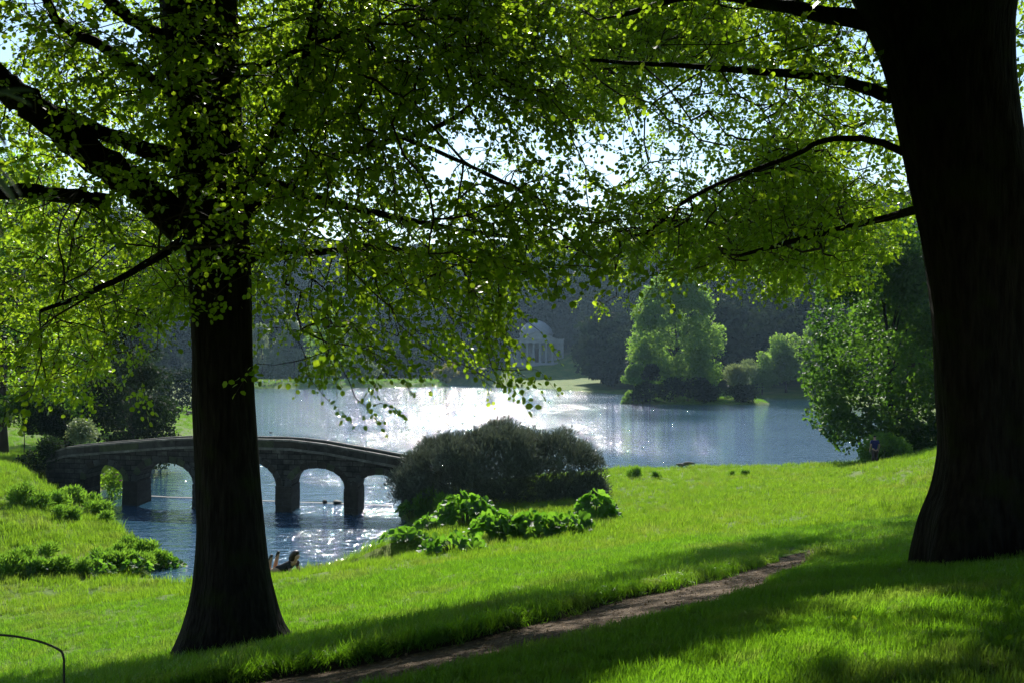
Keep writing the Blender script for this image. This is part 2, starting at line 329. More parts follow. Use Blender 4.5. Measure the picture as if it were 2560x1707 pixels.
# ------------------------------------------------------------------ water
def mat_water():
    m, n, l, out = newmat('lake_water'); b = n.new('ShaderNodeBsdfPrincipled'); l.new(b.outputs[0], out.inputs[0])
    b.inputs['Base Color'].default_value = (.02, .06, .10, 1); b.inputs['Roughness'].default_value = .2
    b.inputs['IOR'].default_value = 1.75; b.inputs['Specular IOR Level'].default_value = .5
    tc = n.new('ShaderNodeTexCoord')
    def noise(scale, detail, sx=1, sy=1, rot=0):
        mp = n.new('ShaderNodeMapping'); mp.inputs['Scale'].default_value = (sx, sy, 1); mp.inputs['Rotation'].default_value = (0, 0, rot)
        l.new(tc.outputs['Object'], mp.inputs['Vector']); x = n.new('ShaderNodeTexNoise'); x.inputs['Scale'].default_value = scale
        x.inputs['Detail'].default_value = detail; x.inputs['Roughness'].default_value = .55; l.new(mp.outputs[0], x.inputs['Vector']); return x
    a = noise(1.1, 4, .8, 1.6, .2); c = noise(4.2, 3, .9, 1.4, -.3)
    pt = noise(.03, 3, .35, 1.3, .1); rp = ramp(n, [(.36, (.5, .5, .5)), (.56, (1, 1, 1))]); l.new(pt.outputs[0], rp.inputs[0])
    ad = n.new('ShaderNodeMath'); ad.operation = 'MULTIPLY_ADD'; ad.inputs[1].default_value = .34; mk = noise(.55, 3, .7, 1.5, .4); mr = ramp(n, [(.46, (.25, .25, .25)), (.6, (1, 1, 1))]); l.new(mk.outputs[0], mr.inputs[0]); cm_ = n.new('ShaderNodeMath'); cm_.operation = 'MULTIPLY'; l.new(c.outputs[0], cm_.inputs[0]); l.new(mr.outputs[0], cm_.inputs[1]); l.new(cm_.outputs[0], ad.inputs[0]); l.new(a.outputs[0], ad.inputs[2])
    bu = n.new('ShaderNodeBump'); bu.inputs['Distance'].default_value = .25; l.new(ad.outputs[0], bu.inputs['Height'])
    at = n.new('ShaderNodeAttribute'); at.attribute_name = 'rnd'; iv = n.new('ShaderNodeMapRange'); iv.inputs[3].default_value = 1; iv.inputs[4].default_value = .16; l.new(at.outputs['Fac'], iv.inputs[0])
    st = n.new('ShaderNodeMath'); st.operation = 'MULTIPLY'; l.new(rp.outputs[0], st.inputs[0]); l.new(iv.outputs[0], st.inputs[1]); l.new(st.outputs[0], bu.inputs['Strength']); rp = st
    l.new(bu.outputs[0], b.inputs['Normal'])
    rr = n.new('ShaderNodeMapRange'); rr.inputs[3].default_value = .035; rr.inputs[4].default_value = .055; l.new(rp.outputs[0], rr.inputs[0]); l.new(rr.outputs[0], b.inputs['Roughness'])
    return m
M['water'] = mat_water()
wyy = np.concatenate([np.linspace(30, 90, 40), np.linspace(93, 412, 90)]); wxx = np.linspace(-150, 110, 90)
WX, WY = np.meshgrid(wxx, wyy); calm = np.maximum(sstep(300, 365, WY+WX*.9), sstep(34, 56, WX)*sstep(130, 175, WY))
calm = np.maximum(calm, sstep(-20, -26, WX+(WY-60)*.28)*sstep(100, 75, WY)*.7)
wi = np.arange(WX.size).reshape(WX.shape); wf = np.stack([wi[:-1, :-1], wi[:-1, 1:], wi[1:, 1:], wi[1:, :-1]], -1).reshape(-1, 4)
water = ob('lake_water', mesh_np('lake_water', np.stack([WX, WY, WX*0], -1).reshape(-1, 3), wf, M['water'], True, calm.ravel())); tag(water, kind='structure')

# ------------------------------------------------------------------ leaf cards and crowns
LV = np.array([(0, 0, 0), (.5, 0, -.05), (1, 0, -.14), (.14, .32, .03), (.48, .46, .05), (.8, .25, -.03), (.14, -.32, .03), (.48, -.46, .05), (.8, -.25, -.03)])
LF = np.array([(0, 1, 4, 3), (1, 2, 5, 4), (0, 6, 7, 1), (1, 7, 8, 2)])
LV6 = np.array([(0, 0, 0), (1, 0, -.12), (.2, .36, .05), (.68, .38, .0), (.2, -.36, .05), (.68, -.38, .0)]); LF6 = np.array([(0, 1, 3, 2), (0, 4, 5, 1)])
CV = np.array([(0, 0, 0), (.5, .42, .06), (1, 0, -.06), (.5, -.42, .06)]); CF = np.array([(0, 1, 2), (0, 2, 3)])
NV = np.array([(0, 0, 0), (.5, .09, .02), (1, 0, -.04), (.5, -.09, .02)])
def place_leaves(base, axis, normal, size, LV=LV, LF=LF):
    axis = nrm(axis); normal = normal-axis*np.sum(normal*axis, 1, keepdims=True); normal = nrm(normal); side = np.cross(normal, axis)
    s = size[:, None, None]
    v = base[:, None]+s*(LV[None, :, 0:1]*axis[:, None]+LV[None, :, 1:2]*side[:, None]+LV[None, :, 2:3]*normal[:, None])
    f = (np.arange(len(base))*len(LV))[:, None, None]+LF[None]
    return v.reshape(-1, 3), f.reshape(-1, LF.shape[1])
def rdir(n, r=rng): return nrm(r.normal(size=(n, 3)))
def crown_mesh(name, lobes, n, size, mat, shape='card', r=rng, up=.25, droop=0.0, fill=.25, rough=.75, jit=.10):
    """lobes: k x 6 (centre, radii). Leaf cards spread over lobe shells."""
    lobes = np.asarray(lobes, float); w = (lobes[:, 3]*lobes[:, 4]+lobes[:, 4]*lobes[:, 5]+lobes[:, 3]*lobes[:, 5]); w /= w.sum()
    k = r.choice(len(lobes), n, p=w); d = rdir(n, r); d[:, 2] = np.where(d[:, 2] < -.85, -d[:, 2]*.7, d[:, 2]); d = nrm(d)
    q = np.where(r.random(n) < fill, r.random(n)**.5, 1-.22*r.random(n)**1.5)*(1+jit*r.normal(size=n))
    base = lobes[k, :3]+d*lobes[k, 3:6]*q[:, None]
    ax = nrm(d*.5+rdir(n, r)*.8+np.array([0, 0, -droop])); no = nrm(d*(1.45-rough)+rdir(n, r)*rough+np.array([0, 0, up]))
    sz = size*(.6+.8*r.random(n))
    v, f = place_leaves(base, ax, no, sz, {'card': CV, 'needle': NV}[shape], CF)
    lr = r.random(len(lobes)); rn = np.clip(.55*lr[k]+.45*r.random(n), 0, 1)
    return mesh_np(name, v, f, mat, False, np.repeat(rn, 4))
def make_lobes(rx, ry, h0, h1, n, lr, r, taper=0.0, squash=.8):
    """sub-lobes spread over an ellipsoid that stands between h0 and h1"""
    cz, rz = (h0+h1)/2, (h1-h0)/2; out = []
    for i in range(n):
        d = rdir(1, r)[0]; q = r.random()**.45*.86
        z = cz+d[2]*rz*q; tp = 1-taper*max(0, (z-cz)/rz)+taper*.3*max(0, (cz-z)/rz)
        L = lr*(.6+.8*r.random())
        if h0 < .07*h1:
            zz = r.random(); z = h0+(h1-h0)*zz*.95; a_ = r.random()*6.283; w_ = (1-zz**3.4)**.5*(.8+.2*min(1, zz*4))*(r.random()**.35); d = np.array([math.cos(a_), math.sin(a_), 0]); q = w_*.9; tp = 1-taper*max(0, zz-.4)
            out.append((d[0]*rx*q*tp, d[1]*ry*q*tp, min(max(z, L*.35), h1-L*squash*.8), L, L, L*squash)); continue
        out.append((d[0]*rx*q*tp, d[1]*ry*q*tp, min(max(z, h0+L*.5), h1-L*squash*.8), L, L, L*squash))
    return np.array(out)
def tree_bones(h, lobes, r0, r, wood_top=.75, lean=(0, 0)):
    """trunk polyline and limbs that reach into the lobes"""
    m = 7; t = np.linspace(0, 1, m)
    pts = np.stack([lean[0]*t*h+.02*h*np.sin(t*5)*t, lean[1]*t*h, -.3+t*(h*wood_top+.3)], 1)
    rad = r0*(1-.8*t)*(1+.6*np.exp(-t*14))
    return pts, rad
def simple_tree(name, label, cat, base, h, rx, ry, mat, n, size, nl=26, lr=None, h0=.18, taper=.3, seed=1, group=None, trunk_r=None,
                shape='card', squash=.8, droop=.0, fill=.25, bark=None, nlimb=7, lobes=None, z=None):
    r = np.random.default_rng(seed)
    b = np.array([base[0], base[1], height(np.array([base[0]]), np.array([base[1]]))[0] if z is None else z])
    t = thing(name, label, cat, b, 0, group)
    L = make_lobes(rx, ry, h*h0, h, nl, lr or rx*.36, r, taper, squash) if lobes is None else lobes
    pts, rad = tree_bones(h, L, trunk_r or h*.018, r)
    v, f = tube(pts, rad, 8, True); mb = MB(); mb.add(v, f)
    for i in r.choice(len(L), min(nlimb, len(L)), replace=False):
        c = L[i, :3]; s0 = np.array([pts[0, 0], pts[0, 1], max(.2*h*h0, min(c[2]*.6, h*.6))]); k = np.argmin(abs(pts[:, 2]-s0[2])); s0 = pts[k]
        mid = (s0+c)/2+np.array([0, 0, .06*h]); mb.tube(catmull([s0, mid, c], 4), np.linspace(rad[k]*.5, .02*rad[0]+.01, 9), 5, False)
    mb.build('trunk', bark or M['bark_far'], t, True)
    cr = ob('crown', crown_mesh('crown', L, n, size, mat, shape, r, droop=droop, fill=fill), t)
    return t

# ------------------------------------------------------------------ the two big foreground trees
def shadow_px(p):
    """where the shadow of points lands, in columns and rows of the photograph"""
    t = (p[:, 2]-4)/SUN[2]
    for _ in range(7):
        q = p-SUN[None]*t[:, None]; t = (p[:, 2]-height_fast(q[:, 0], q[:, 1]))/SUN[2]
    q = p-SUN[None]*t[:, None]; px, py = proj(q); return q, px, py
def height_fast(x, y):
    zc = np.interp(y, [-40, -20, 0, 5, 7, 9.5, 15, 20, 30, 40, 55, 66, 75], [7.6, 6.7, 6.05, 5.72, 5.4, 4.98, 4.0, 3.2, 1.9, 1.05, .7, .5, .45])
    kl = np.interp(y, [-20, 0, 16, 25, 34, 42, 60], [.12, .15, .19, .13, .06, .03, .01]); kr = np.interp(y, [-20, 0, 12, 30, 45, 55, 65], [.12, .12, .12, .1, .07, .03, .01])
    return np.maximum(zc+np.where(x < 0, kl*np.maximum(x, -16), kr*np.minimum(x, 26)), .3)
def inpoly(poly, x, y): return sdist(np.array(poly, float), x, y)
SUNNY = [(1380, 1760), (1560, 1668), (1750, 1615), (1950, 1560), (2150, 1505), (2330, 1478), (2470, 1490), (2640, 1560), (2700, 2300), (1250, 2300)]
DARKS = [(2480, 1575, 190, 42), (2300, 1560, 90, 22), (2290, 1700, 210, 30), (1640, 1660, 120, 14), (1330, 1690, 120, 14), (2540, 1470, 120, 30)]
def keep_mask(p, r, want_band=False):
    q, px, py = shadow_px(p)
    edge = np.interp(px, [-400, 0, 300, 480, 735, 1000, 1500, 1900, 2330, 2700], [1740, 1695, 1662, 1630, 1582, 1562, 1428, 1342, 1240, 1180])
    edge = edge+(vnoise(q[:, 0], q[:, 1], .8, 4)-.5)*26
    infr = q[:, 1] > 2.5
    beyond = infr & (py < edge)
    prob = np.where(beyond, .012, 1.0)
    sd_ = inpoly(SUNNY, px, py); sunny = infr & (sd_ > -8+(vnoise(q[:, 0], q[:, 1], .7, 9)-.5)*60)
    dk = np.zeros(len(p), bool)
    for (cx, cyy, rx, ry) in DARKS: dk |= ((px-cx)/rx)**2+((py-cyy)/ry)**2 < 1
    prob = np.where(sunny & ~dk, .015, prob)
    fleck = vnoise(q[:, 0]*.6, q[:, 1], .3, 21) > .70
    prob = np.where(infr & ~beyond & ~sunny & fleck, .3, prob)
    onp = sdist(path_poly, q[:, 0], q[:, 1]) > -.15
    prob = np.where(onp & (vnoise(q[:, 0], q[:, 1], .35, 33) > .56), .02, prob)
    band = infr & ~beyond & (py < np.interp(px, [0, 600, 1088, 1524, 1919, 2100, 2560], [1800, 1800, 1700, 1600, 1510, 1490, 1500])) & (px < 2650)
    return (r.random(len(p)) < prob) & (band if want_band else True)
def shades_curtain(p):
    """whether a bough stands between the sun and the sunlit curtain of leaves in the middle"""
    hit = np.zeros(len(p), bool)
    for Y in (14., 16.5, 19., 22., 25.):
        t = (p[:, 1]-Y)/SUN[1]; q = p-SUN[None]*t[:, None]; X, Z = proj(q); hit |= (t > 1.0) & (X > 620) & (X < 1560) & (Z > 360) & (Z < 900)
    return hit
DENS = [
 "45556678888877899999888888733226",
 "55655678888766899998888877522225",
 "56766788899998678998655566622224",
 "67777889999986556775444567631113",
 "66777899988754454224543677761112",
 "55667899988752453114533677771111",
 "66467898887774466446757788870000",
 "66568998777777777777788888870000",
 "67788886666777777766565576700000",
 "68998864556667763130011010000000",
 "67885432235554430000000000000000",
 "67741010145311231000000000000000",
 "35500000002310000000000000000000"]
def sample_canopy(r):
    pts = []
    for j, row in enumerate(DENS):
        for i, ch in enumerate(row):
            v = int(ch)
            if v == 0: continue
            nsp = r.poisson(13*(v/9)**1.9)
            px = (i+r.random(nsp))*80; py = (j+r.random(nsp))*80-45
            pts.append(np.stack([px, py], 1))
    q = np.concatenate(pts); todo = np.arange(len(q)); out = []
    for k in range(9):                       # the curtain stays in the sun; choose a depth at which the bough's shadow falls where the photograph is shaded
        px, py = q[todo, 0], q[todo, 1]; D = 11.0+r.random(len(todo))*(20 if k < 5 else 15)
        p = np.stack([(px-1280)/F*D, D, EYE-(py-HOR)/F*D, px], 1); ok = keep_mask(p[:, :3], r, k < 2) & (r.random(len(p)) < np.interp(D, [11, 14, 30], [.35, 1, 1])) & ~(shades_curtain(p[:, :3]) & (r.random(len(p)) < .75))
        out.append(p[ok]); todo = todo[~ok]
    print('canopy samples', len(q), 'unplaced', len(todo))
    c = np.concatenate(out); k = 5; e = np.repeat(c, k, 0); e[:, :3] += r.normal(size=(len(e), 3))*np.array([.42, .42, .11])
    return e[keep_mask(e[:, :3], r)]
def mst(nodes, rad0, pts, bf=.35):
    """grow branches that link pts to the existing nodes; returns nodes, parent"""
    N0 = len(nodes); allp = np.vstack([nodes, pts]); n = len(allp); parent = np.full(n, -1); plen = np.zeros(n)
    best = np.full(len(pts), 1e9); bp = np.zeros(len(pts), int)
    for i in range(N0):
        d = np.linalg.norm(pts-nodes[i], axis=1); b = d < best; best[b] = d[b]; bp[b] = i
    done = np.zeros(len(pts), bool); order = []
    cost = best.copy()
    for _ in range(len(pts)):
        i = int(np.argmin(np.where(done, 1e9, cost))); done[i] = True; gi = N0+i; parent[gi] = bp[i]
        plen[gi] = plen[bp[i]]+np.linalg.norm(allp[gi]-allp[bp[i]]); order.append(gi)
        c = np.linalg.norm(pts-pts[i], axis=1)+bf*plen[gi]; b = (c < cost) & ~done; cost[b] = c[b]; bp[b] = gi
    return allp, parent, order
def spray_leaves(A, d, L, r, K=18, size=.078):
    """a fan of one main twig and two side twigs, leaves alternating along them"""
    n = len(A); sn = nrm(np.cross(d, nrm(np.cross(np.array([0, 0, 1.]), d)))+r.normal(size=(n, 3))*.35); sn = np.where(sn[:, 2:3] < 0, -sn, sn); lat = nrm(np.cross(sn, d))
    q = np.linspace(0, 1, 4); tp = A[:, None]+d[:, None]*L[:, None, None]*q[None, :, None]; tp[..., 2] -= .32*L[:, None]*q[None]**2
    B_, AX, TW = [], [], [(tp[:, 0], tp[:, 1]), (tp[:, 1], tp[:, 3])]
    for tw, (t0, sg, ln, k) in enumerate(((0, 0, 1, 8), (.28, 1, .62, 5), (.5, -1, .5, 4))):
        st = A+d*(L*t0)[:, None]; st[:, 2] -= .32*L*t0*t0; dr = d if sg == 0 else nrm(d*.62+lat*sg*.8+r.normal(size=(n, 3))*.12); l_ = L*ln
        pass
        t = (np.arange(k)+.6)/k
        pos = st[:, None]+dr[:, None]*l_[:, None, None]*t[None, :, None]; pos[..., 2] -= (.32 if sg == 0 else .2)*l_[:, None]*t[None]**2
        la = nrm(np.cross(sn, dr)); sd_ = np.where(np.arange(k) % 2 == 0, 1., -1.); sd_[-1] = 0
        B_.append(pos+r.normal(size=pos.shape)*.012); AX.append(la[:, None]*sd_[None, :, None]*.8+dr[:, None]*.55+np.array([0, 0, -.3])+r.normal(size=pos.shape)*.28)
    base = np.concatenate(B_, 1); ax = np.concatenate(AX, 1); no = sn[:, None]*.75+r.normal(size=base.shape)*.5
    sz = size*(.5+.8*r.random(base.shape[:2])**.8)
    return base.reshape(-1, 3), ax.reshape(-1, 3), no.reshape(-1, 3), sz.ravel(), TW
def trunk_mesh(rows, D, seed, lobes, base_z, extra_top):
    r = np.random.default_rng(seed); n = 40; v = []
    C = []; RR = []
    for (py, a, b) in rows:
        p = P((a+b)/2, py, D); C.append(p); RR.append((b-a)/2/F*D)
    C = np.array(C); RR = np.array(RR); k = 4
    Cc = catmull(C, k); Rc = catmull(np.stack([RR, RR, RR], 1), k)[:, 0]
    ang = 2*np.pi*np.arange(n)/n; ph = r.random(6)*6.28
    for i in range(len(Cc)):
        hgt = Cc[i, 2]-base_z; fl = math.exp(-max(hgt, 0)/.45)
        m = 1+.035*np.sin(3*ang+ph[0]+hgt*.3)+.025*np.sin(5*ang+ph[1]-hgt*.5)+.02*np.sin(9*ang+ph[2]+hgt)+.012*np.sin(17*ang+ph[4]+hgt*2.1)+fl*(.10 if lobes == 5 else .05)*np.sin(lobes*ang+ph[3])
        for j in range(n): v.append((Cc[i, 0]+Rc[i]*m[j]*math.cos(ang[j]), Cc[i, 1]+Rc[i]*m[j]*math.sin(ang[j])*.95, Cc[i, 2]))
    m_ = len(Cc); f = [(i*n+j, (i+1)*n+j, (i+1)*n+(j+1) % n, i*n+(j+1) % n) for i in range(m_-1) for j in range(n)]
    return np.array(v), f, Cc, Rc
def big_tree(name, label, rows, D, limbs, pts, crown_c, crown_r, seed, lobes, ncl):
    r = np.random.default_rng(seed); bp = P((rows[1][1]+rows[1][2])/2, rows[1][0], D); bz = height(np.array([bp[0]]), np.array([D]))[0]
    loc = np.array([bp[0], D, bz]); t = thing(name, label, 'tree', loc)
    v, f, Cc, Rc = trunk_mesh(rows, D, seed, lobes, bz, 0)
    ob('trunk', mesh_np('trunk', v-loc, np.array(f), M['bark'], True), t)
    nodes = [Cc[i] for i in range(len(Cc)) if Cc[i, 2] > 9.5]; 
    for L in limbs:
        pl = np.array([P(a[0], a[1], a[2]) for a in L]); rr = np.array([a[3] for a in L]); k = 5
        c = catmull(pl, k); rc = catmull(np.stack([rr]*3, 1), k)[:, 0]; c = c+(r.random(c.shape)-.5)*rc[:, None]*.5; c[0] = pl[0]
        vv, ff = tube(c-loc, np.maximum(rc, .008), 9, True, .05)
        me = bpy.data.meshes.new('limb'); me.from_pydata([tuple(q) for q in vv], [], ff); me.materials.append(M['bark'])
        me.polygons.foreach_set('use_smooth', np.ones(len(me.polygons), bool)); ob('limb', me, t)
        nodes += list(c[1:])
    nodes = np.array(nodes)
    allp, par, order = mst(nodes, None, pts)
    N0 = len(nodes); cnt = np.zeros(len(allp))
    for gi in reversed(order): cnt[gi] += 1; cnt[par[gi]] += cnt[gi]
    gi = np.array(order); rad = np.minimum(.0045*np.maximum(cnt, 1)**.36, .017)
    a, b = allp[par[gi]], allp[gi]; ra = np.where(par[gi] < N0, rad[gi]*1.15, np.minimum(rad[par[gi]], rad[gi]*1.6)); rb = rad[gi]
    mid = (a+b)/2+r.normal(size=a.shape)*np.linalg.norm(b-a, axis=1)[:, None]*.07; rm = (ra+rb)/2
    v1, f1 = seg_tubes(a, mid, ra, rm, 4); v2, f2 = seg_tubes(mid, b, rm, rb, 4)
    d = nrm(nrm(b-a)*.7+np.array([0, 0, -.22])+r.normal(size=a.shape)*.35+nrm((b-loc)*np.array([1, 1, 0]))*.35); Ls = .34+.30*r.random(len(d))
    base, ax, no, sz, tp = spray_leaves(b, d, Ls, r)
    s0 = np.concatenate([q_[0] for q_ in tp]); s1 = np.concatenate([q_[1] for q_ in tp]); tr = np.repeat(np.array([.0045, .0036]), len(b))
    v3, f3 = seg_tubes(s0, s1, tr, tr*.8, 3)
    ob('branchwork', mesh_np('branchwork', np.vstack([v1, v2])-loc, np.vstack([f1, f2+len(v1)]), M['twig'], True), t)['kind'] = 'stuff'
    ob('twigs', mesh_np('twigs', v3-loc, f3, M['twig']), t)['kind'] = 'stuff'
    # the 300 leaves that show largest become parts of their own
    px, py = proj(base); inside = (px > 0) & (px < 2560) & (py > 0) & (py < 1000)
    app = np.where(inside, sz/base[:, 1]*(0.5+np.abs(np.sum(nrm(no)*nrm(base-np.array([0, 0, EYE])), 1))), 0); top = np.argsort(-app)[:300]
    rest = np.ones(len(base), bool); rest[top] = False
    rn = np.clip(.35*np.repeat(r.random(len(b)), len(base)//len(b))+.65*r.random(len(base)), 0, 1)
    vL, fL = place_leaves((base-loc)[rest], ax[rest], no[rest], sz[rest], LV6, LF6)
    fo = ob('foliage', mesh_np('foliage', vL, fL, M['leaf'], False, np.repeat(rn[rest], 6)), t); fo['kind'] = 'stuff'
    axn = nrm(ax); non = nrm(no-axn*np.sum(no*axn, 1, keepdims=True)); sdn = np.cross(non, axn)
    for i in top:
        o = ob('leaf', ONE_LEAF, t); o.matrix_local = Matrix(((axn[i, 0]*sz[i], sdn[i, 0]*sz[i], non[i, 0]*sz[i], base[i, 0]-loc[0]), (axn[i, 1]*sz[i], sdn[i, 1]*sz[i], non[i, 1]*sz[i], base[i, 1]-loc[1]),
            (axn[i, 2]*sz[i], sdn[i, 2]*sz[i], non[i, 2]*sz[i], base[i, 2]-loc[2]), (0, 0, 0, 1)))
    # unseen rest of the crown around the frame, shaped and filled for its shade
    q = rdir(ncl*14, r)*(r.random(ncl*14)**.33)[:, None]*np.array(crown_r)+np.array(crown_c)
    X, Y = proj(q); mg = 40+1.5*F/np.maximum(q[:, 1], 1); vis = (q[:, 1] > .3) & (X > -mg) & (X < 2560+mg) & (Y > -mg)
    ok = ~vis & (q[:, 2] > height_fast(q[:, 0], q[:, 1])+3.2) & (np.linalg.norm(q-np.array([0, 0, EYE]), axis=1) > 4.0)
    sky_block = rdir(60000, r)*(r.random(60000)**.4)[:, None]*np.array([14, 11, 9])+np.array([crown_c[0]*.7, -1.5, 17.5]); sky_block = sky_block[(sky_block[:, 1] < 7) & (sky_block[:, 2] > 10.5)]; Xb, Yb = proj(sky_block); sky_block = sky_block[(sky_block[:, 1] < .3) | (Yb < -250)]; sky_block = sky_block[keep_mask(sky_block, r)][:5500]  # unseen foliage above the viewpoint, added to block skylight
    q = q[ok]; q = q[~shades_curtain(q) | (r.random(len(q)) < .08)]; q = np.vstack([q[keep_mask(q, r)][:ncl], sky_block]); K = 4
    bb = np.repeat(q, K, 0)+r.normal(size=(len(q)*K, 3))*.2
    vU, fU = place_leaves(bb-loc, rdir(len(bb), r)+np.array([0, 0, -.3]), rdir(len(bb), r)+np.array([0, -.2, .6]), .36*(.7+.6*r.random(len(bb))), CV, CF)
    o = ob('upper_shade_foliage', mesh_np('upper_shade_foliage', vU, fU, M['leaf'], True, np.repeat(r.random(len(bb)), 4)), t); o['kind'] = 'stuff'
    print(name, 'sprays', len(pts), 'leaves', len(base), 'upper', len(bb))
    return t
ONE_LEAF = mesh_np('leaf', LV, LF, M['leaf_one'], True)
T1 = [(1720, 385, 790), (1650, 418, 752), (1600, 445, 726), (1560, 462, 706), (1500, 478, 690), (1420, 489, 673), (1300, 495, 659), (1150, 490, 645), (1000, 484, 634), (850, 480, 627), (700, 470, 622),
      (560, 455, 615), (450, 440, 607), (300, 425, 598), (150, 412, 592), (0, 402, 588), (-300, 385, 560), (-800, 370, 500), (-1500, 350, 410)]
T2 = [(1480, 2280, 2660), (1410, 2288, 2645), (1350, 2298, 2632), (1290, 2312, 2622), (1230, 2334, 2615), (1170, 2347, 2610), (1100, 2354, 2606), (950, 2346, 2600), (800, 2336, 2590), (650, 2318, 2580),
      (500, 2290, 2565), (350, 2262, 2540), (200, 2230, 2518), (80, 2185, 2512), (0, 2150, 2515), (-200, 2090, 2480), (-700, 2100, 2360), (-1500, 2100, 2200)]
LIMBS1 = [
 [(460, 570, 15.6, .29), (300, 440, 15, .25), (150, 320, 14.4, .23), (40, 235, 14, .21), (-80, 150, 13.6, .19), (-300, 20, 13, .15)],
 [(450, 405, 15.6, .14), (300, 350, 15, .12), (160, 290, 14.5, .1), (60, 250, 14.2, .08), (-60, 215, 14, .06)],
 [(440, 235, 15.6, .11), (367, 191, 15.2, .09), (260, 120, 14.8, .08), (150, 60, 14.5, .07), (118, 0, 14.2, .065), (80, -120, 14, .06)],
 [(430, 110, 15.6, .13), (340, 55, 15.3, .1), (270, 0, 15, .09), (150, -120, 14.5, .07)],
 [(270, 505, 15.0, .13), (150, 487, 14.6, .11), (45, 478, 14.2, .10), (-60, 490, 13.9, .07)],
 [(600, 480, 15.6, .10), (690, 330, 15.5, .085), (745, 220, 15.4, .08), (775, 110, 15.3, .075), (800, 0, 15.2, .07), (840, -200, 15, .06)],
 [(610, 645, 15.6, .11), (700, 628, 16, .07), (800, 632, 16.5, .055), (950, 620, 17.2, .04), (1100, 640, 18, .025)],
 [(600, 540, 15.6, .11), (720, 470, 15.9, .08), (830, 395, 16.4, .065), (1010, 345, 17, .055), (1130, 300, 17.5, .045), (1230, 220, 18, .035), (1340, 150, 18.5, .03)],
 [(1010, 345, 17, .045), (1130, 395, 17.4, .035), (1250, 450, 17.8, .03), (1370, 510, 18.2, .025), (1480, 560, 18.6, .015)],
 [(605, 430, 15.6, .11), (800, 500, 16.2, .07), (950, 535, 16.8, .055), (1090, 565, 17.3, .045), (1250, 590, 17.8, .035), (1420, 620, 18.2, .02)],
 [(520, 560, 15.3, .1), (400, 640, 14.4, .06), (250, 720, 13.6, .04), (100, 780, 13, .025)],
 [(510, 300, 15.3, .07), (600, 200, 14.5, .05), (760, 120, 14, .035), (950, 60, 13.6, .02)],
 [(500, -200, 15.5, .3), (700, -500, 14.5, .2), (900, -900, 13.5, .1)],
 [(430, -500, 15.5, .3), (150, -900, 13, .18), (-100, -1500, 10, .09)]]
LIMBS2 = [
 [(2260, 250, 12, .10), (2165, 220, 12.5, .075), (2075, 197, 13, .065), (2000, 187, 13.5, .06), (1800, 172, 14.5, .045), (1600, 160, 15.5, .032), (1450, 150, 16.5, .03)],
 [(2300, 400, 12, .06), (2180, 352, 12.4, .042), (2058, 352, 13, .036), (1994, 385, 13.5, .034), (1900, 420, 14, .032), (1795, 460, 14.5, .03), (1690, 519, 15, .03), (1632, 573, 15.3, .03), (1560, 600, 15.8, .02)],
 [(2320, 520, 12, .06), (2150, 560, 13, .04), (2000, 600, 14, .04), (1850, 640, 14.6, .025)],
 [(2200, 60, 12, .13), (1980, 20, 13, .09), (1750, -10, 15, .06), (1550, 40, 16.5, .04)],
 [(2300, -200, 12, .35), (2000, -500, 13, .2), (1700, -800, 15, .1)],
 [(2450, 60, 12, .3), (2540, -300, 11, .22), (2650, -900, 9, .12)],
 [(2300, -600, 11.8, .25), (2250, -1400, 9, .15), (2200, -2500, 6, .08)]]
cp = sample_canopy(np.random.default_rng(11))
EDGE_X = [0, 300, 480, 735, 1000, 1500, 1900, 2330, 2600]; EDGE_Y = [1695, 1662, 1630, 1582, 1562, 1428, 1342, 1240, 1190]
SHD_X = [0, 600, 1088, 1380, 1560, 1750, 1950, 2150, 2330, 2600]; SHD_Y = [1820, 1800, 1790, 1740, 1660, 1608, 1553, 1500, 1474, 1490]
def shade_boughs(r, n):
    """boughs along the sun's rays above the shaded strip of ground by the path"""
    px = r.random(n*3)*2600; a = np.interp(px, EDGE_X, EDGE_Y)+12; b = np.interp(px, SHD_X, SHD_Y)-18; st_ = r.random(len(px)) < .5; b2 = np.minimum(b, np.interp(px, [p_[0] for p_ in PATH_FAR], [p_[1] for p_ in PATH_FAR])+14); b = np.where(st_ & (px < 2080), b2, b); py = a-4+(b-a+4)*r.random(len(px))
    k = r.random(len(px)) < (b-a)/np.where(st_, 90, 200); px, py = px[k], py[k]; D = np.full(len(px), 12.0)
    for _ in range(30): z = height_fast((px-1280)/F*D, D); D = .5*D+.5*np.clip((EYE-z)*F/(py-HOR), 4, 40)
    g = np.stack([(px-1280)/F*D, D, height_fast((px-1280)/F*D, D)], 1); out = []; todo = np.arange(len(g))
    grid = np.array([[int(c) for c in row] for row in DENS])
    for _ in range(16):
        t = 6+r.random(len(todo))*24; p = g[todo]+SUN[None]*t[:, None]; X, Y = proj(p); ci = np.clip((X//80).astype(int), 0, 31); ri = np.clip((Y//80).astype(int), 0, 12)
        ok = np.where(Y < 0, p[:, 2] < 21, (grid[ri, ci] >= 7) & (X > 0) & (X < 2560) & (Y < 800) & ((X < 600) | (X > 1560) | (Y < 300))) & keep_mask(p, r) & ~(shades_curtain(p) & (r.random(len(p)) < .8))
        out.append(np.concatenate([p[ok], X[ok, None]], 1)); todo = todo[~ok]
    o = np.concatenate(out)[:n]; e = np.repeat(o, 5, 0); e[:, :3] += r.normal(size=(len(e), 3))*np.array([.28, .28, .1]); e = e[keep_mask(e[:, :3], r)]
    print('shade boughs', len(o), len(e)); return e
cp = np.vstack([cp, shade_boughs(np.random.default_rng(12), 1800)])  # extra boughs added to deepen the shade by the path
split = 1520+(vnoise(cp[:, 0]*0, cp[:, 2], 2.0, 3)-.5)*240
isl = cp[:, 3] < split
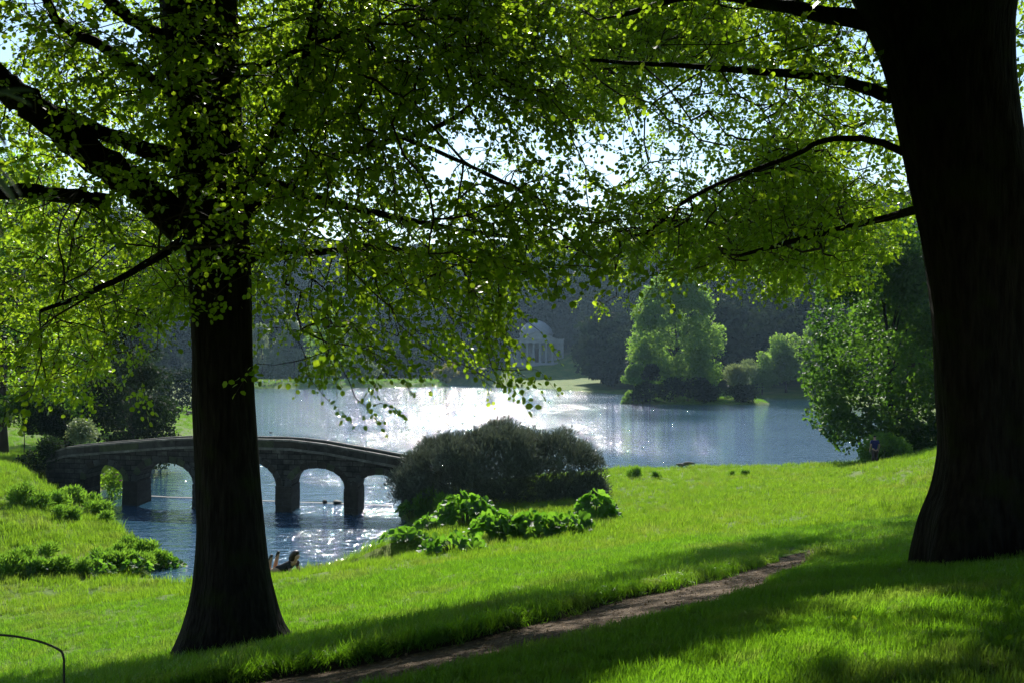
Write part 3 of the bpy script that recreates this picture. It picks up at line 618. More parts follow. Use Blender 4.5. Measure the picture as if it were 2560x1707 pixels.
big_tree('linden_tree', 'tall linden with dark flared trunk standing on the grass above the cove', T1, 15.6, LIMBS1, cp[isl, :3], (-5.5, 11, 19.0), (13, 17, 12), 21, 5, 19000)
big_tree('linden_tree', 'thick dark leaning linden trunk with overhanging boughs beside the dirt path', T2, 12.0, LIMBS2, cp[~isl, :3], (6.0, 10, 18.5), (12, 17, 12), 22, 6, 12500)
print('big trees', time.time()-T0)

# ------------------------------------------------------------------ grass (scattered tufts)
def hidden_collection(name, objs):
    c = bpy.data.collections.new(name)
    for o in objs:
        for k in list(o.users_collection): k.objects.unlink(o)
        c.objects.link(o)
    return c
def scatter(name, pts, scl, coll, nvar, kind='stuff', tilt=.0, seed=3):
    r = np.random.default_rng(seed); me = bpy.data.meshes.new(name); me.vertices.add(len(pts)); me.vertices.foreach_set('co', np.asarray(pts, np.float32).ravel())
    a = me.attributes.new('scl', 'FLOAT', 'POINT'); a.data.foreach_set('value', np.asarray(scl, np.float32))
    a = me.attributes.new('pick', 'INT', 'POINT'); a.data.foreach_set('value', r.integers(0, nvar, len(pts)).astype(np.int32))
    rot = np.stack([r.normal(size=len(pts))*tilt, r.normal(size=len(pts))*tilt, r.random(len(pts))*6.283], 1)
    a = me.attributes.new('rot', 'FLOAT_VECTOR', 'POINT'); a.data.foreach_set('vector', rot.astype(np.float32).ravel())
    o = ob(name, me); o['kind'] = kind
    ng = bpy.data.node_groups.new(name+'_scatter', 'GeometryNodeTree')
    ng.interface.new_socket('Geometry', in_out='INPUT', socket_type='NodeSocketGeometry'); ng.interface.new_socket('Geometry', in_out='OUTPUT', socket_type='NodeSocketGeometry')
    N, Lk = ng.nodes, ng.links; gi = N.new('NodeGroupInput'); go = N.new('NodeGroupOutput'); ip = N.new('GeometryNodeInstanceOnPoints')
    ci = N.new('GeometryNodeCollectionInfo'); ci.inputs['Collection'].default_value = coll; ci.inputs['Separate Children'].default_value = True; ci.inputs['Reset Children'].default_value = True
    def attr(nm, ty):
        x = N.new('GeometryNodeInputNamedAttribute'); x.data_type = ty; x.inputs['Name'].default_value = nm; return x.outputs['Attribute']
    Lk.new(gi.outputs[0], ip.inputs['Points']); Lk.new(ci.outputs[0], ip.inputs['Instance']); ip.inputs['Pick Instance'].default_value = True
    Lk.new(attr('pick', 'INT'), ip.inputs['Instance Index']); Lk.new(attr('scl', 'FLOAT'), ip.inputs['Scale'])
    rt = N.new('FunctionNodeEulerToRotation'); Lk.new(attr('rot', 'FLOAT_VECTOR'), rt.inputs[0]); Lk.new(rt.outputs[0], ip.inputs['Rotation'])
    Lk.new(ip.outputs[0], go.inputs[0])
    md = o.modifiers.new('scatter', 'NODES'); md.node_group = ng
    return o
def tuft(name, n, rad, h, w, mat, seed, bend=.5, heads=0):
    r = np.random.default_rng(seed); V_, F_, q = [], [], []
    for i in range(n):
        a = r.random()*6.28; d = rad*math.sqrt(r.random()); b = np.array([d*math.cos(a), d*math.sin(a), -.01]); t = r.random()*6.28
        L = h*(.5+.8*r.random()); bd = bend*(.3+r.random())*L; dr = np.array([math.cos(t), math.sin(t), 0]); sd = np.array([-dr[1], dr[0], 0])*w*(.6+.8*r.random())
        k = len(V_); m = b+dr*bd*.3+np.array([0, 0, L*.6]); e = b+dr*bd+np.array([0, 0, L])
        V_ += [b-sd, b+sd, m-sd*.8, m+sd*.8, e]; F_ += [(k, k+1, k+3, k+2)]; q += [(k+2, k+3, k+4)]
    rn = np.repeat(np.clip(r.random()*.3+.7*r.random(n), 0, 1), 5)
    return bpy.data.objects.new(name, mesh_np(name, np.array(V_), [np.array(F_), np.array(q)], mat, False, rn))
short = [tuft('short_tuft', 46, .10, .06, .0024, M['grass'], 40+i) for i in range(5)]
mid = [tuft('mid_tuft', 46, .16, .12, .0040, M['grass'], 50+i, .6) for i in range(5)]
tall = [tuft('tall_tuft', 40, .22, .21, .006, M['meadow'], 60+i, .5) for i in range(5)]
cs, cm, ct = hidden_collection('short_tufts', short), hidden_collection('mid_tufts', mid), hidden_collection('tall_tufts', tall)
def lawn_points(y0, y1, dens, r, margin=.05):
    wid = lambda y: 2*(y*(.512+margin)+.6)
    n = int(dens*(wid(y0)+wid(y1))/2*(y1-y0)); y = y0+(y1-y0)*r.random(n*2); keep = r.random(n*2) < wid(y)/wid(y1); y = y[keep][:n]
    x = (r.random(len(y))-.5)*wid(y); ok = (sdist(path_poly, x, y) < -.02+.34*(vnoise(x, y, .3, 2)-.42)) & (water_d(x, y) < -.12)
    x, y = x[ok], y[ok]; return np.stack([x, y, height(x, y)], 1)
gr = np.random.default_rng(5)
beyond_path = lambda p: sdist(np.vstack([pfc, [(60, 60), (-60, 60), (-60, 14)]]), p[:, 0], p[:, 1]) > 0
p = lawn_points(3.2, 9, 190, gr); p2 = lawn_points(9, 16, 90, gr); p = np.vstack([p, p2]); bpth = beyond_path(p)
ps = p[~bpth]; scatter('short_grass', ps, .75+.5*gr.random(len(ps))+.5*(fbm(ps[:, 0], ps[:, 1], 1.2, 6)-.5), cs, 5, tilt=.15)
ed = resamp(pfc, 1500); ed = ed+gr.normal(size=ed.shape)*.05; ed = ed[ed[:, 0] < 4.6]
tn_ = nrm(np.gradient(resamp(pfc, 1500), axis=0)); edz = np.stack([ed[:, 0], ed[:, 1]-.02, height(ed[:, 0], ed[:, 1]+.12)-.03*gr.random(len(ed))], 1)
scatter('verge_grass', edz, .45+.55*gr.random(len(edz)), cm, 5, tilt=.45)
pm = np.vstack([p[bpth][::2], lawn_points(16, 27, 34, gr)]); scatter('mown_grass', pm, (.6+.6*gr.random(len(pm)))*(1+.8*(fbm(pm[:, 0], pm[:, 1], 1.6, 6)-.5)), cm, 5, tilt=.15)
pt = np.vstack([lawn_points(27, 48, 15, gr), lawn_points(48, 75, 7, gr)])
wdt = -water_d(pt[:, 0], pt[:, 1]); sc_t = (1+.25*sstep(-13, -16, pt[:, 0])*sstep(36, 40, pt[:, 1]))*(.5+.7*gr.random(len(pt)))*(1+.9*(fbm(pt[:, 0], pt[:, 1], 2.5, 6)-.5))*(1+.5*np.exp(-wdt/1.2))*np.interp(pt[:, 1], [27, 40, 70], [.9, 1, 1.15])
scatter('meadow_grass', pt, sc_t, ct, 5, tilt=.12)
fl_ = []
for (x0, x1, y0, y1, n) in ((-120, -21, 313, 352, 6000), (-75, -30, 85, 165, 4500), (22, 51, 189, 208, 900), (-60, -23, 56, 85, 3500)):
    x = x0+(x1-x0)*gr.random(n); y = y0+(y1-y0)*gr.random(n); k = (water_d(x, y) < -.4) & (np.abs(x) < y*.56+3); fl_.append(np.stack([x[k], y[k], height(x[k], y[k])], 1))
fl_ = np.vstack(fl_); scatter('far_grass', fl_, np.interp(fl_[:, 1], [60, 120, 320], [1.2, 2.0, 4.0])*(.7+.6*gr.random(len(fl_))), cm, 5, tilt=.1)
print('grass', len(ps), len(pm), len(pt), time.time()-T0)

lt = np.random.default_rng(15); M['litter'] = mat_leaf('dry_leaf', (.10, .065, .035), (.28, .20, .12), (.08, .05, .02), (.16, .11, .05), .2, .8, .1)
t_ = lt.random(5200); w_ = lt.random(5200); A_ = resamp(pfc, 400); B_ = resamp(pnc, 400); i_ = (t_*399).astype(int); q_ = A_[i_]*(1-w_)[:, None]+B_[i_]*w_[:, None]+lt.normal(size=(5200, 2))*.05
zq = height(q_[:, 0], q_[:, 1])+.02; vL_, fL_ = place_leaves(np.concatenate([q_, zq[:, None]], 1), rdir(5200, lt)*np.array([1, 1, .35]), rdir(5200, lt)*.45+np.array([0, 0, 1.]), .012+.03*lt.random(5200)**2, CV, CF)
tag(ob('leaf_litter', mesh_np('leaf_litter', vL_, fL_, M['litter'], False, np.repeat(lt.random(5200), 4))), kind='stuff')

# ------------------------------------------------------------------ bridge
M['stone'] = mat_solid('bridge_stone', (.018, .018, .016), (.045, .043, .038), 2.2, .9, 1.0, .04, .1, 10, c3=(.09, .087, .075))
M['stone_dark'] = mat_solid('bridge_stone_pier', (.022, .02, .016), (.05, .045, .035), 2.5, .9, .8, .03, .1, 10)
BO = np.array([-21.0, 53.6]); BU = np.array([.9661, -.2581]); BN = np.array([0., 1.]); BW = 2.0
def B(u, w, z): q = BO+BU*u+BN*w; return (q[0], q[1], z)
ARCH = [(-2.2, .21, 2.15), (1.0, 4.43, 2.36), (5.21, 9.25, 2.6), (10.04, 13.05, 2.3), (13.72, 16.07, 2.06)]; SPR = 1.3
top_z = lambda u: np.interp(u, [-7, -4.7, -3.7, 3, 5, 10, 12, 16.6, 20], [1.2, 2.25, 2.6, 3.2, 3.28, 3.28, 3.1, 2.42, 1.95])
def soffit(u):
    for a, b, c in ARCH:
        if a <= u <= b:
            t = (u-(a+b)/2)/((b-a)/2); return SPR+(c-SPR)*math.sqrt(max(0, 1-abs(t)**2.2))
    return -1.2
brg = thing('stone_bridge', 'low five-arched stone bridge with slab parapets spanning the cove', 'bridge', (BO[0], BO[1], 0))
bro = np.array([BO[0], BO[1], 0])
cols = []
u0 = -4.7
for a, b, c in ARCH:
    cols += [(u, -1.2) for u in np.linspace(u0, a, 5)]
    cols += [(u, soffit(u)) for u in np.linspace(a+1e-4, b-1e-4, 25)]; u0 = b
cols += [(u, -1.2) for u in np.linspace(u0, 18.2, 8)]
vv = []
for u, zb in cols: vv += [B(u, 0, zb), B(u, 0, top_z(u)), B(u, BW, top_z(u)), B(u, BW, zb)]
ff = []
for i in range(len(cols)-1):
    k = 4*i; ff += [(k, k+4, k+5, k+1), (k+1, k+5, k+6, k+2), (k+2, k+6, k+7, k+3), (k+3, k+7, k+4, k)]
def mat_courses():
    m = M['stone'].copy(); m.name = 'bridge_courses'; n, l = m.node_tree.nodes, m.node_tree.links; b = next(x for x in n if x.type == 'BSDF_PRINCIPLED'); tc = next(x for x in n if x.type == 'TEX_COORD')
    sx = n.new('ShaderNodeSeparateXYZ'); cx = n.new('ShaderNodeCombineXYZ'); l.new(tc.outputs['Object'], sx.inputs[0]); l.new(sx.outputs[0], cx.inputs[0]); l.new(sx.outputs[2], cx.inputs[1])
    br = n.new('ShaderNodeTexBrick'); br.inputs['Scale'].default_value = 1; br.inputs['Brick Width'].default_value = .62; br.inputs['Row Height'].default_value = .27; br.inputs['Mortar Size'].default_value = .018; br.inputs['Bias'].default_value = 0
    br.inputs['Color1'].default_value = (.6, .6, .6, 1); br.inputs['Color2'].default_value = (1.5, 1.5, 1.45, 1); br.inputs['Mortar'].default_value = (.3, .3, .3, 1); l.new(cx.outputs[0], br.inputs['Vector'])
    old = b.inputs['Base Color'].links[0].from_socket; mx = n.new('ShaderNodeMix'); mx.data_type = 'RGBA'; mx.blend_type = 'MULTIPLY'; mx.inputs[0].default_value = 1; l.new(old, mx.inputs[6]); l.new(br.outputs['Color'], mx.inputs[7]); l.new(mx.outputs[2], b.inputs['Base Color'])
    bu = n.new('ShaderNodeBump'); bu.inputs['Strength'].default_value = 1; bu.inputs['Distance'].default_value = .03; bu.invert = True; ob_ = b.inputs['Normal'].links[0].from_socket; l.new(br.outputs['Fac'], bu.inputs['Height']); l.new(ob_, bu.inputs['Normal']); l.new(bu.outputs[0], b.inputs['Normal'])
    return m
MB().add(np.array(vv)-bro, ff).build('spandrel_wall', mat_courses(), brg)
M['stone_pale'] = mat_solid('bridge_coping', (.06, .06, .054), (.13, .126, .11), 2.0, .9, .8, .03, .1, 10, c3=(.24, .23, .2))  # paler tone paints highlights along the string course and coping
STONES = [M['stone'], M['stone_dark'], mat_solid('bridge_stone_mossy', (.03, .036, .022), (.075, .085, .045), 2.0, .9, 1, .04, .1, 10), mat_solid('bridge_stone_grey', (.03, .03, .028), (.07, .068, .062), 2.0, .9, 1, .04, .1, 10)]
def bblock(name, u0, u1, w0, w1, za, zb, za1=None, zb1=None, mat=M['stone']):
    za1 = za if za1 is None else za1; zb1 = zb if zb1 is None else zb1
    v = np.array([B(u0, w0, za), B(u1, w0, za1), B(u1, w1, za1), B(u0, w1, za), B(u0, w0, zb), B(u1, w0, zb1), B(u1, w1, zb1), B(u0, w1, zb)])-bro
    return MB().add(v, [(0, 3, 2, 1), (4, 5, 6, 7), (0, 1, 5, 4), (1, 2, 6, 5), (2, 3, 7, 6), (3, 0, 4, 7)]).build(name, mat, brg)
br_r = np.random.default_rng(4)
for side, (w0, w1) in enumerate(((-.035, .22), (BW-.22, BW+.035))):
    u = -4.7
    while u < 17.2:
        L = .85+.5*br_r.random(); e = u+L-.022; j = .012*br_r.random()
        bblock('string_course_stone', u, e, w0-.08, w1+.05, top_z(u)-.12, top_z(u)-.003, top_z(e)-.12, top_z(e)-.003, mat=M['stone_pale'])
        bblock('parapet_slab', u, e, w0-j, w1+j, top_z(u), top_z(u)+.33, top_z(e), top_z(e)+.33, mat=STONES[br_r.integers(4)])
        k = .01*br_r.random(); bblock('coping_stone', u+.004, e-.004, w0-.04-j, w1+.04+j, top_z(u)+.333, top_z(u)+.42+k, top_z(e)+.333, top_z(e)+.42+k, mat=M['stone_pale']); u += L
for a, b, c in ARCH:
    n = max(9, int((b-a)*3.4)); cu = (a+b)/2; hw = (b-a)/2
    for i in range(n):
        q = []
        for t in (i/n+.006, (i+1)/n-.006):
            an = math.pi*(1-t); cx, sx = math.cos(an), max(0, math.sin(an)); uu = cu+hw*cx; zz = soffit(min(max(uu, a), b))
            nu, nz = cx/hw, sx/(c-SPR); l_ = math.hypot(nu, nz); q.append((uu, zz, nu/l_, nz/l_))
        d = .30+.05*br_r.random(); pr = -.05-.03*br_r.random()
        for wq, (wa, wb) in enumerate(((pr, .15), (BW-.15, BW-pr))):
            if wq == 1: continue
            pts = []
            for w in (wa, wb):
                for (uu, zz, nu, nz) in q: pts += [B(uu-nu*.008, w, zz-nz*.008), B(uu+nu*d, w, zz+nz*d)]
            MB().add(np.array(pts)-bro, [(0, 1, 3, 2), (4, 6, 7, 5), (0, 4, 5, 1), (2, 3, 7, 6), (0, 2, 6, 4), (1, 5, 7, 3)]).build('voussoir', STONES[br_r.integers(4)], brg)
for k in range(4):
    a, b = ARCH[k][1], ARCH[k+1][0]; z = -.25
    while z < SPR-.05:
        h = .26+.08*br_r.random(); j = .03*br_r.random(); m = a+(b-a)*(.35+.3*br_r.random())
        bblock('pier_block', a-.04-j, m-.006, -.06-j, BW+.06, z, min(z+h-.012, SPR+.02), mat=M['stone_dark']); bblock('pier_block', m+.006, b+.04+j, -.06-.03*br_r.random(), BW+.05, z, min(z+h-.012, SPR+.02), mat=M['stone_dark']); z += h
# sill of the weir behind the bridge, with two stones on it
we = thing('weir', 'thin pale stone weir sill across the water behind the bridge', 'weir', (BO[0], BO[1], 0))
M['wet'] = mat_solid('wet_stone', (.06, .06, .052), (.13, .125, .11), 3, .75, .5, .02, .2)
for i in range(16):
    u = -2.1+i*1.15; v = np.array([B(u, BW+1.5, -.3), B(u+1.13, BW+1.5, -.3), B(u+1.13, BW+1.95, -.3), B(u, BW+1.95, -.3), B(u, BW+1.56, .03*(i*7%5)/4-.005), B(u+1.13, BW+1.56, .012), B(u+1.13, BW+1.9, .012), B(u, BW+1.9, .03*(i*7%5)/4-.005)])-bro
    MB().add(v, [(0, 3, 2, 1), (4, 5, 6, 7), (0, 1, 5, 4), (1, 2, 6, 5), (2, 3, 7, 6), (3, 0, 4, 7)]).build('sill_stone', M['wet'], we)
def rock(name, label, c, s, seed, mat):
    r = np.random.default_rng(seed); bm = bmesh.new(); bmesh.ops.create_icosphere(bm, subdivisions=3, radius=1)
    ph = r.random(6)*6
    for v in bm.verts:
        k = 1+.16*math.sin(v.co.x*3+ph[0])+.13*math.sin(v.co.y*4+ph[1])+.1*math.sin(v.co.z*5+ph[2]); v.co = Vector((v.co.x*s[0]*k, v.co.y*s[1]*k, v.co.z*s[2]*k))
    me = bpy.data.meshes.new(name); bm.to_mesh(me); bm.free(); me.materials.append(mat); me.polygons.foreach_set('use_smooth', np.ones(len(me.polygons), bool))
    return tag(ob(name, me, None, c), label, 'stone')
rock('stone', 'larger rounded dark stone on the weir seen through a bridge arch', B(11.95, BW+1.7, .09), (.24, .18, .12), 1, M['wet'])
rock('stone', 'smaller dark stone on the weir beside the larger rounded one', B(11.2, BW+1.7, .08), (.14, .12, .09), 2, M['wet'])

# ------------------------------------------------------------------ waterside bush and big-leaved plants
def gz(x, y): return float(height(np.array([x]), np.array([y]))[0])
ORD = 'first second third fourth fifth sixth seventh eighth ninth tenth eleventh twelfth thirteenth fourteenth fifteenth sixteenth seventeenth eighteenth nineteenth twentieth twenty-first twenty-second twenty-third twenty-fourth twenty-fifth twenty-sixth twenty-seventh twenty-eighth twenty-ninth thirtieth'.split()
rb = np.random.default_rng(31)
bc = np.array([-.8, 49.6, gz(-.8, 49.6)]); L = []
for i in range(620):
    a = rb.random()*6.283; q = math.sqrt(rb.random()); x = 5.2*q*math.cos(a); y = 2.9*q*math.sin(a)
    topz = 3.5*max(.06, 1-abs((x-.4)/5.75)**2.1-abs(y/3.4)**2.2)**.45*(1+.07*math.sin(x*1.9+1)+.05*math.sin(x*3.7+y*2)); l = .30+.25*rb.random()
    z = topz-l*.6 if rb.random() < .6 else topz*rb.random()
    if x > 2.6 and x < 4.0 and .6 < z < 1.3 and rb.random() < .8: continue
    L.append((x, y, max(z, .3), l, l, l*.75))
for i in range(300):
    a = -math.pi*rb.random(); rr = .88+.1*rb.random(); x = .3+5.2*rr*math.cos(a); y = 3.0*rr*math.sin(a); tz = 3.7*(1-rr**2)**.5; z = .2+rb.random()*2.4*(1-abs(x-.3)/7); l = .3+.2*rb.random()
    L.append((x*(1-.10*z/2.4), y*(1-.12*z), z, l, l, l*.8))
bush = thing('waterside_bush', 'broad dark grey-green bush at the end of the bridge', 'bush', bc)
ob('crown', crown_mesh('crown', np.array(L), 78000, .23, M['leaf_bush'], 'needle', rb, up=.2, droop=-.7, fill=.3, jit=.26), bush)['kind'] = 'stuff'
mb = MB()
for i in range(26):
    c = L[rb.integers(len(L))]; s = np.array([(rb.random()-.5)*5+.6, (rb.random()-.5)*2, -.1]); e = np.array(c[:3]); m = (s+e)/2+np.array([(rb.random()-.5)*.8, 0, .35])
    mb.tube(catmull([s, m, e], 4), np.linspace(.06, .012, 9), 5, False)
mb.build('stems', M['twig'], bush, True)

def gunnera_leaf_mesh(seed):
    r = np.random.default_rng(seed); n = 42; v = [(0, 0, 0)]; ang = np.linspace(-2.75, 2.75, n)
    for ring, q in ((0, .45), (1, .78), (2, 1.0)):
        for a in ang:
            lobe = .72+.28*abs(math.cos(a*1.6)); jag = 1+(.07*math.sin(a*17+seed)+.05*math.sin(a*31))*(ring == 2)
            rr = .5*q*(lobe if ring else .9)*jag; v.append((rr*math.cos(a)+.08*q, rr*math.sin(a), .16*q*q+.045*math.cos(a*6.4)*q+.02*r.normal()*q))
    f3 = [(0, 1+i, 2+i) for i in range(n-1)]; f4 = []
    for ring in range(2):
        for i in range(n-1): k = 1+ring*n+i; f4.append((k, k+n, k+n+1, k+1))
    return mesh_np('leaf', np.array(v), [np.array(f3), np.array(f4)], M['leaf_gunnera'], True)
GL = [gunnera_leaf_mesh(i) for i in range(4)]
M['stalk'] = mat_solid('stalk', (.06, .09, .02), (.10, .12, .03), 6, .7, 0)
def gunnera(label, px, py, h, spread, nl, size, seed, group=None, name='gunnera_plant'):
    b = ground_hit(px, py); r = np.random.default_rng(seed); h *= .85; spread *= .95; size *= .9; t = thing(name, label, 'plant', b)
    for i in range(nl):
        a = 6.283*i/nl*2.4+r.random()*.7; q = math.sqrt((i+.6)/nl); e = np.array([spread*q*math.cos(a), spread*q*.8*math.sin(a), h*(1.05-.75*q*q)*(.8+.3*r.random())])
        s = np.array([e[0]*.2, e[1]*.2, -.05]); m = np.array([e[0]*.45, e[1]*.45, e[2]*.75])
        MB().tube(catmull([s, m, e], 3), np.linspace(.03, .016, 7)*max(.6, size), 5, False).build('stalk', M['stalk'], t, True)
        o = ob('leaf', GL[r.integers(4)], t, e); sz = size*(.7+.55*r.random()); o.scale = (sz,)*3
        out = Vector((math.cos(a), math.sin(a), 0)); tilt = .25+.75*q*r.random()+.25
        o.rotation_euler = (Matrix.Rotation(a, 3, 'Z') @ Matrix.Rotation(tilt, 3, 'Y') @ Matrix.Rotation((r.random()-.5)*.6, 3, 'X')).to_euler()
    return t
gunnera('rounded clump of giant rhubarb leaves standing alone at the meadow side', 1490, 1305, 1.15, .85, 26, .75, 1)
gunnera('low giant rhubarb plant with two wide flat leaves beside the rounded clump', 1415, 1335, .75, .9, 12, .95, 2)
gunnera('giant rhubarb plant with tall upright leaves in the middle of the row', 1330, 1345, .95, .9, 16, .9, 3)
gunnera('tallest spreading giant rhubarb plant in front of the dark bush', 1165, 1318, 1.5, 1.3, 30, .85, 4)
gunnera('giant rhubarb plant with broad leaves between the tallest one and the row', 1240, 1350, 1.0, 1.0, 20, .9, 5)
gunnera('leafy giant rhubarb plant overhanging the inlet of the cove', 1085, 1335, .9, .95, 18, .7, 6)
gunnera('giant rhubarb plant with small bright leaves below the bush corner', 1030, 1300, .9, .8, 18, .6, 7)
gunnera('low giant rhubarb plant creeping along the cove edge nearest the meadow', 1130, 1378, .5, 1.1, 16, .7, 8)
gunnera('flat patch of giant rhubarb leaves at the water edge near the reader', 1010, 1392, .45, .9, 14, .65, 9)

def fern_mesh(seed):
    r = np.random.default_rng(seed); lo = make_lobes(.55, .5, .02, .62, 12, .17, r, .1, 1.0)
    return crown_mesh('fronds', lo, 900, .26, M['fern'], 'needle', r, up=.1, droop=-.7, fill=.5)
FM = [fern_mesh(i) for i in range(4)]
def fern(label, px, py, s, seed, group=None, zs=1.0):
    b = ground_hit(px, py); o = ob('fern_clump', FM[seed % 4], None, b); s = s*.72; o.scale = (s, s, s*zs); o.rotation_euler[2] = seed*1.3
    return tag(o, label, 'fern', group)
FERNS = [(55, 1262, 1.5), (100, 1272, 1.3), (140, 1275, 1.5), (175, 1268, 1.7), (215, 1282, 1.8), (240, 1300, 1.5), (268, 1318, 1.2), (150, 1300, 1.1), (185, 1310, 1.2), (330, 1378, 1.1), (365, 1398, 1.3), (398, 1420, 1.2),
         (350, 1425, 1.2), (310, 1425, 1.2), (270, 1430, 1.3), (210, 1440, 1.1), (150, 1440, 1.2), (90, 1440, 1.2), (30, 1438, 1.4), (300, 1395, 1.0), (255, 1405, 1.0), (120, 1405, 1.0), (60, 1410, 1.1)]
UPR = sorted([f for f in FERNS if f[1] < 1345]); LWR = sorted([f for f in FERNS if f[1] >= 1345])
for i, (a, b, s) in enumerate(UPR): fern(ORD[i]+' feathery fern clump from the left on the upper bank beside the bridge', a, b, s, i, 'ferns on the cove bank')
for i, (a, b, s) in enumerate(LWR): fern(ORD[i]+' feathery fern clump from the left along the foot of the cove bank', a, b, s, i, 'ferns on the cove bank')
for i, (a, b, s) in enumerate([(985, 1262, 1.3), (1010, 1275, 1.4), (1040, 1280, 1.3), (1075, 1285, 1.4), (1110, 1290, 1.2), (960, 1285, 1.0)]): fern(('nearest the water', 'second from the water', 'third from the water', 'fourth from the water', 'farthest from the water', 'on the very brink')[i]+', upright fern clump under the dark bush', a, b, s, i+2, 'ferns under the dark bush', 1.5)
for i, (a, b, s) in enumerate([(1590, 1196, 1.1), (1640, 1196, .8), (1860, 1190, .7), (1830, 1192, .6)]): fern(('largest rush tuft on the lake edge, nearest the dark bush', 'second rush tuft from the dark bush on the lake edge', 'rush tuft on the lake edge farthest from the dark bush', 'small rush tuft on the lake edge left of the farthest one')[i], a, b, s, i+5, 'rush tufts on the lake edge', 1.1)
gunnera('bright leafy plant dipping into the water at the bank tip', 415, 1425, .55, .6, 12, .4, 12, name='waterside_plant')
gunnera('leafy yellow-green plant at the bank foot next to the tip', 340, 1435, .6, .6, 14, .4, 13, name='waterside_plant')
gunnera('leafy plant at the bank foot in the middle', 240, 1440, .6, .7, 14, .38, 14, name='waterside_plant')
gunnera('leafy plant with long pale leaves at the foot of the bank farthest from the water', 95, 1440, .6, .8, 14, .4, 15, name='waterside_plant')

# ------------------------------------------------------------------ trees round the lake
def XY(px, D): return ((px-1280)/F*D, D)
def zat(py, D): return EYE-(py-HOR)/F*D
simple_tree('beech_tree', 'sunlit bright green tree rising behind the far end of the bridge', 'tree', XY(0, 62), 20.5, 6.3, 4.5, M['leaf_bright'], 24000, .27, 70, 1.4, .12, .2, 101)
simple_tree('beech_tree', 'lower sunlit tree beside the yew behind the bridge', 'tree', XY(165, 76), 11.5, 3.2, 3, M['leaf_bright'], 11000, .25, 34, 1.0, .03, .2, 151)
simple_tree('yew_tree', 'dense dark yew standing just behind the bridge', 'tree', XY(330, 70), 8.2, 3.1, 3, M['leaf_dark'], 12000, .2, 30, 1.0, .02, .3, 102)
simple_tree('cedar_tree', 'tall blackish conifer above the yew', 'tree', XY(330, 96), 17, 4.2, 4, M['leaf_dark'], 10000, .3, 34, 1.3, .06, .5, 103)
simple_tree('holly_bush', 'olive bush with a pale sunlit edge beside the bridge parapet', 'bush', XY(205, 58.5), 3.6, 1.0, 1.0, M['leaf_willow'], 5000, .12, 16, .5, .03, .3, 104)
simple_tree('hazel_shrub', 'open shrub with bare fanning stems left of the bridge', 'shrub', XY(60, 60), 4.0, 2.2, 1.6, M['leaf_mag'], 4200, .16, 16, .7, .5, .2, 105, trunk_r=.04, nlimb=14)
simple_tree('laurel_shrub', 'dark low shrub between the open shrub and the bridge', 'shrub', XY(140, 60), 3.6, 1.5, 1.4, M['leaf_dark'], 5000, .15, 16, .6, .1, .2, 106)
simple_tree('laurel_shrub', 'dark rounded shrub hugging the far end of the bridge wall', 'shrub', XY(112, 55.2), 2.2, 1.3, 1.0, M['leaf_dark'], 3500, .13, 14, .5, .02, .2, 152)
simple_tree('box_shrub', 'low dark shrub on the lawn edge beyond the bridge', 'shrub', XY(440, 66), 1.25, 1.3, 1.0, M['leaf_dark'], 2500, .13, 12, .5, .02, .2, 107)
simple_tree('rhododendron_shrub', 'dark shrub bordering the top of the far lawn', 'shrub', XY(455, 150), 6, 6, 3, M['leaf_dark'], 5000, .35, 24, 1.6, .02, .2, 108)
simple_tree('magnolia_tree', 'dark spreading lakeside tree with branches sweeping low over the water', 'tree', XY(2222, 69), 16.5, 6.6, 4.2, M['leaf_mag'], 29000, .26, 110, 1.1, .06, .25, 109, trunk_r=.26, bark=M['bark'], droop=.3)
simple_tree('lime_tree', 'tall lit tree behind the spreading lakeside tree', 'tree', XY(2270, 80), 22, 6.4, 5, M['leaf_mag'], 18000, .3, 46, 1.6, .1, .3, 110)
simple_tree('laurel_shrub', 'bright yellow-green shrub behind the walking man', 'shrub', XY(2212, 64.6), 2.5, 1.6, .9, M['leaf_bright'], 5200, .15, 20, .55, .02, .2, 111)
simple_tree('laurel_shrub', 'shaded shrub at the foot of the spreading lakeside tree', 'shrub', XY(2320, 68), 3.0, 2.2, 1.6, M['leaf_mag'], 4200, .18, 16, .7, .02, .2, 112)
simple_tree('alder_tree', 'tall broad pale green tree standing on the island', 'tree', XY(1690, 199), 25.5, 9.6, 7.0, M['leaf_lake'], 40000, .45, 270, 1.5, .06, .0, 113, trunk_r=.45, nlimb=12, fill=.4)
simple_tree('willow_shrub', 'small rounded willow hanging to the water at the island end', 'shrub', XY(1583, 194), 8.2, 2.2, 2.2, M['leaf_lake'], 4000, .4, 18, .9, .02, .2, 114, droop=.8)
simple_tree('willow_shrub', 'dark rounded shrub between the hanging willow and the tall island tree', 'shrub', XY(1625, 193), 7.0, 3.4, 2.2, M['leaf_hill'], 4000, .4, 18, 1.0, .02, .2, 115)
simple_tree('island_shrub', 'dark shrub under the tall island tree at the waterline', 'shrub', XY(1720, 192), 4.2, 6.0, 2.0, M['leaf_dark'], 4500, .4, 22, 1.2, .02, .1, 116)
simple_tree('pollard_willow', 'silvery pollard willow at the tip of the island', 'tree', XY(1853, 197), 7.2, 3.2, 2.6, M['leaf_willow'], 6000, .7, 18, 1.2, .25, -.1, 117, shape='needle', droop=-.8)
simple_tree('island_shrub', 'dark brambly mound under the silvery willow', 'shrub', XY(1860, 193), 2.9, 4.0, 2.0, M['leaf_dark'], 3500, .3, 18, .9, .02, .1, 118)
simple_tree('shore_tree', 'lime green rounded tree on the far shore nearest the silvery willow', 'tree', XY(1905, 232), 11, 4.0, 4, M['leaf_lake'], 5000, .5, 22, 1.5, .1, .2, 119)
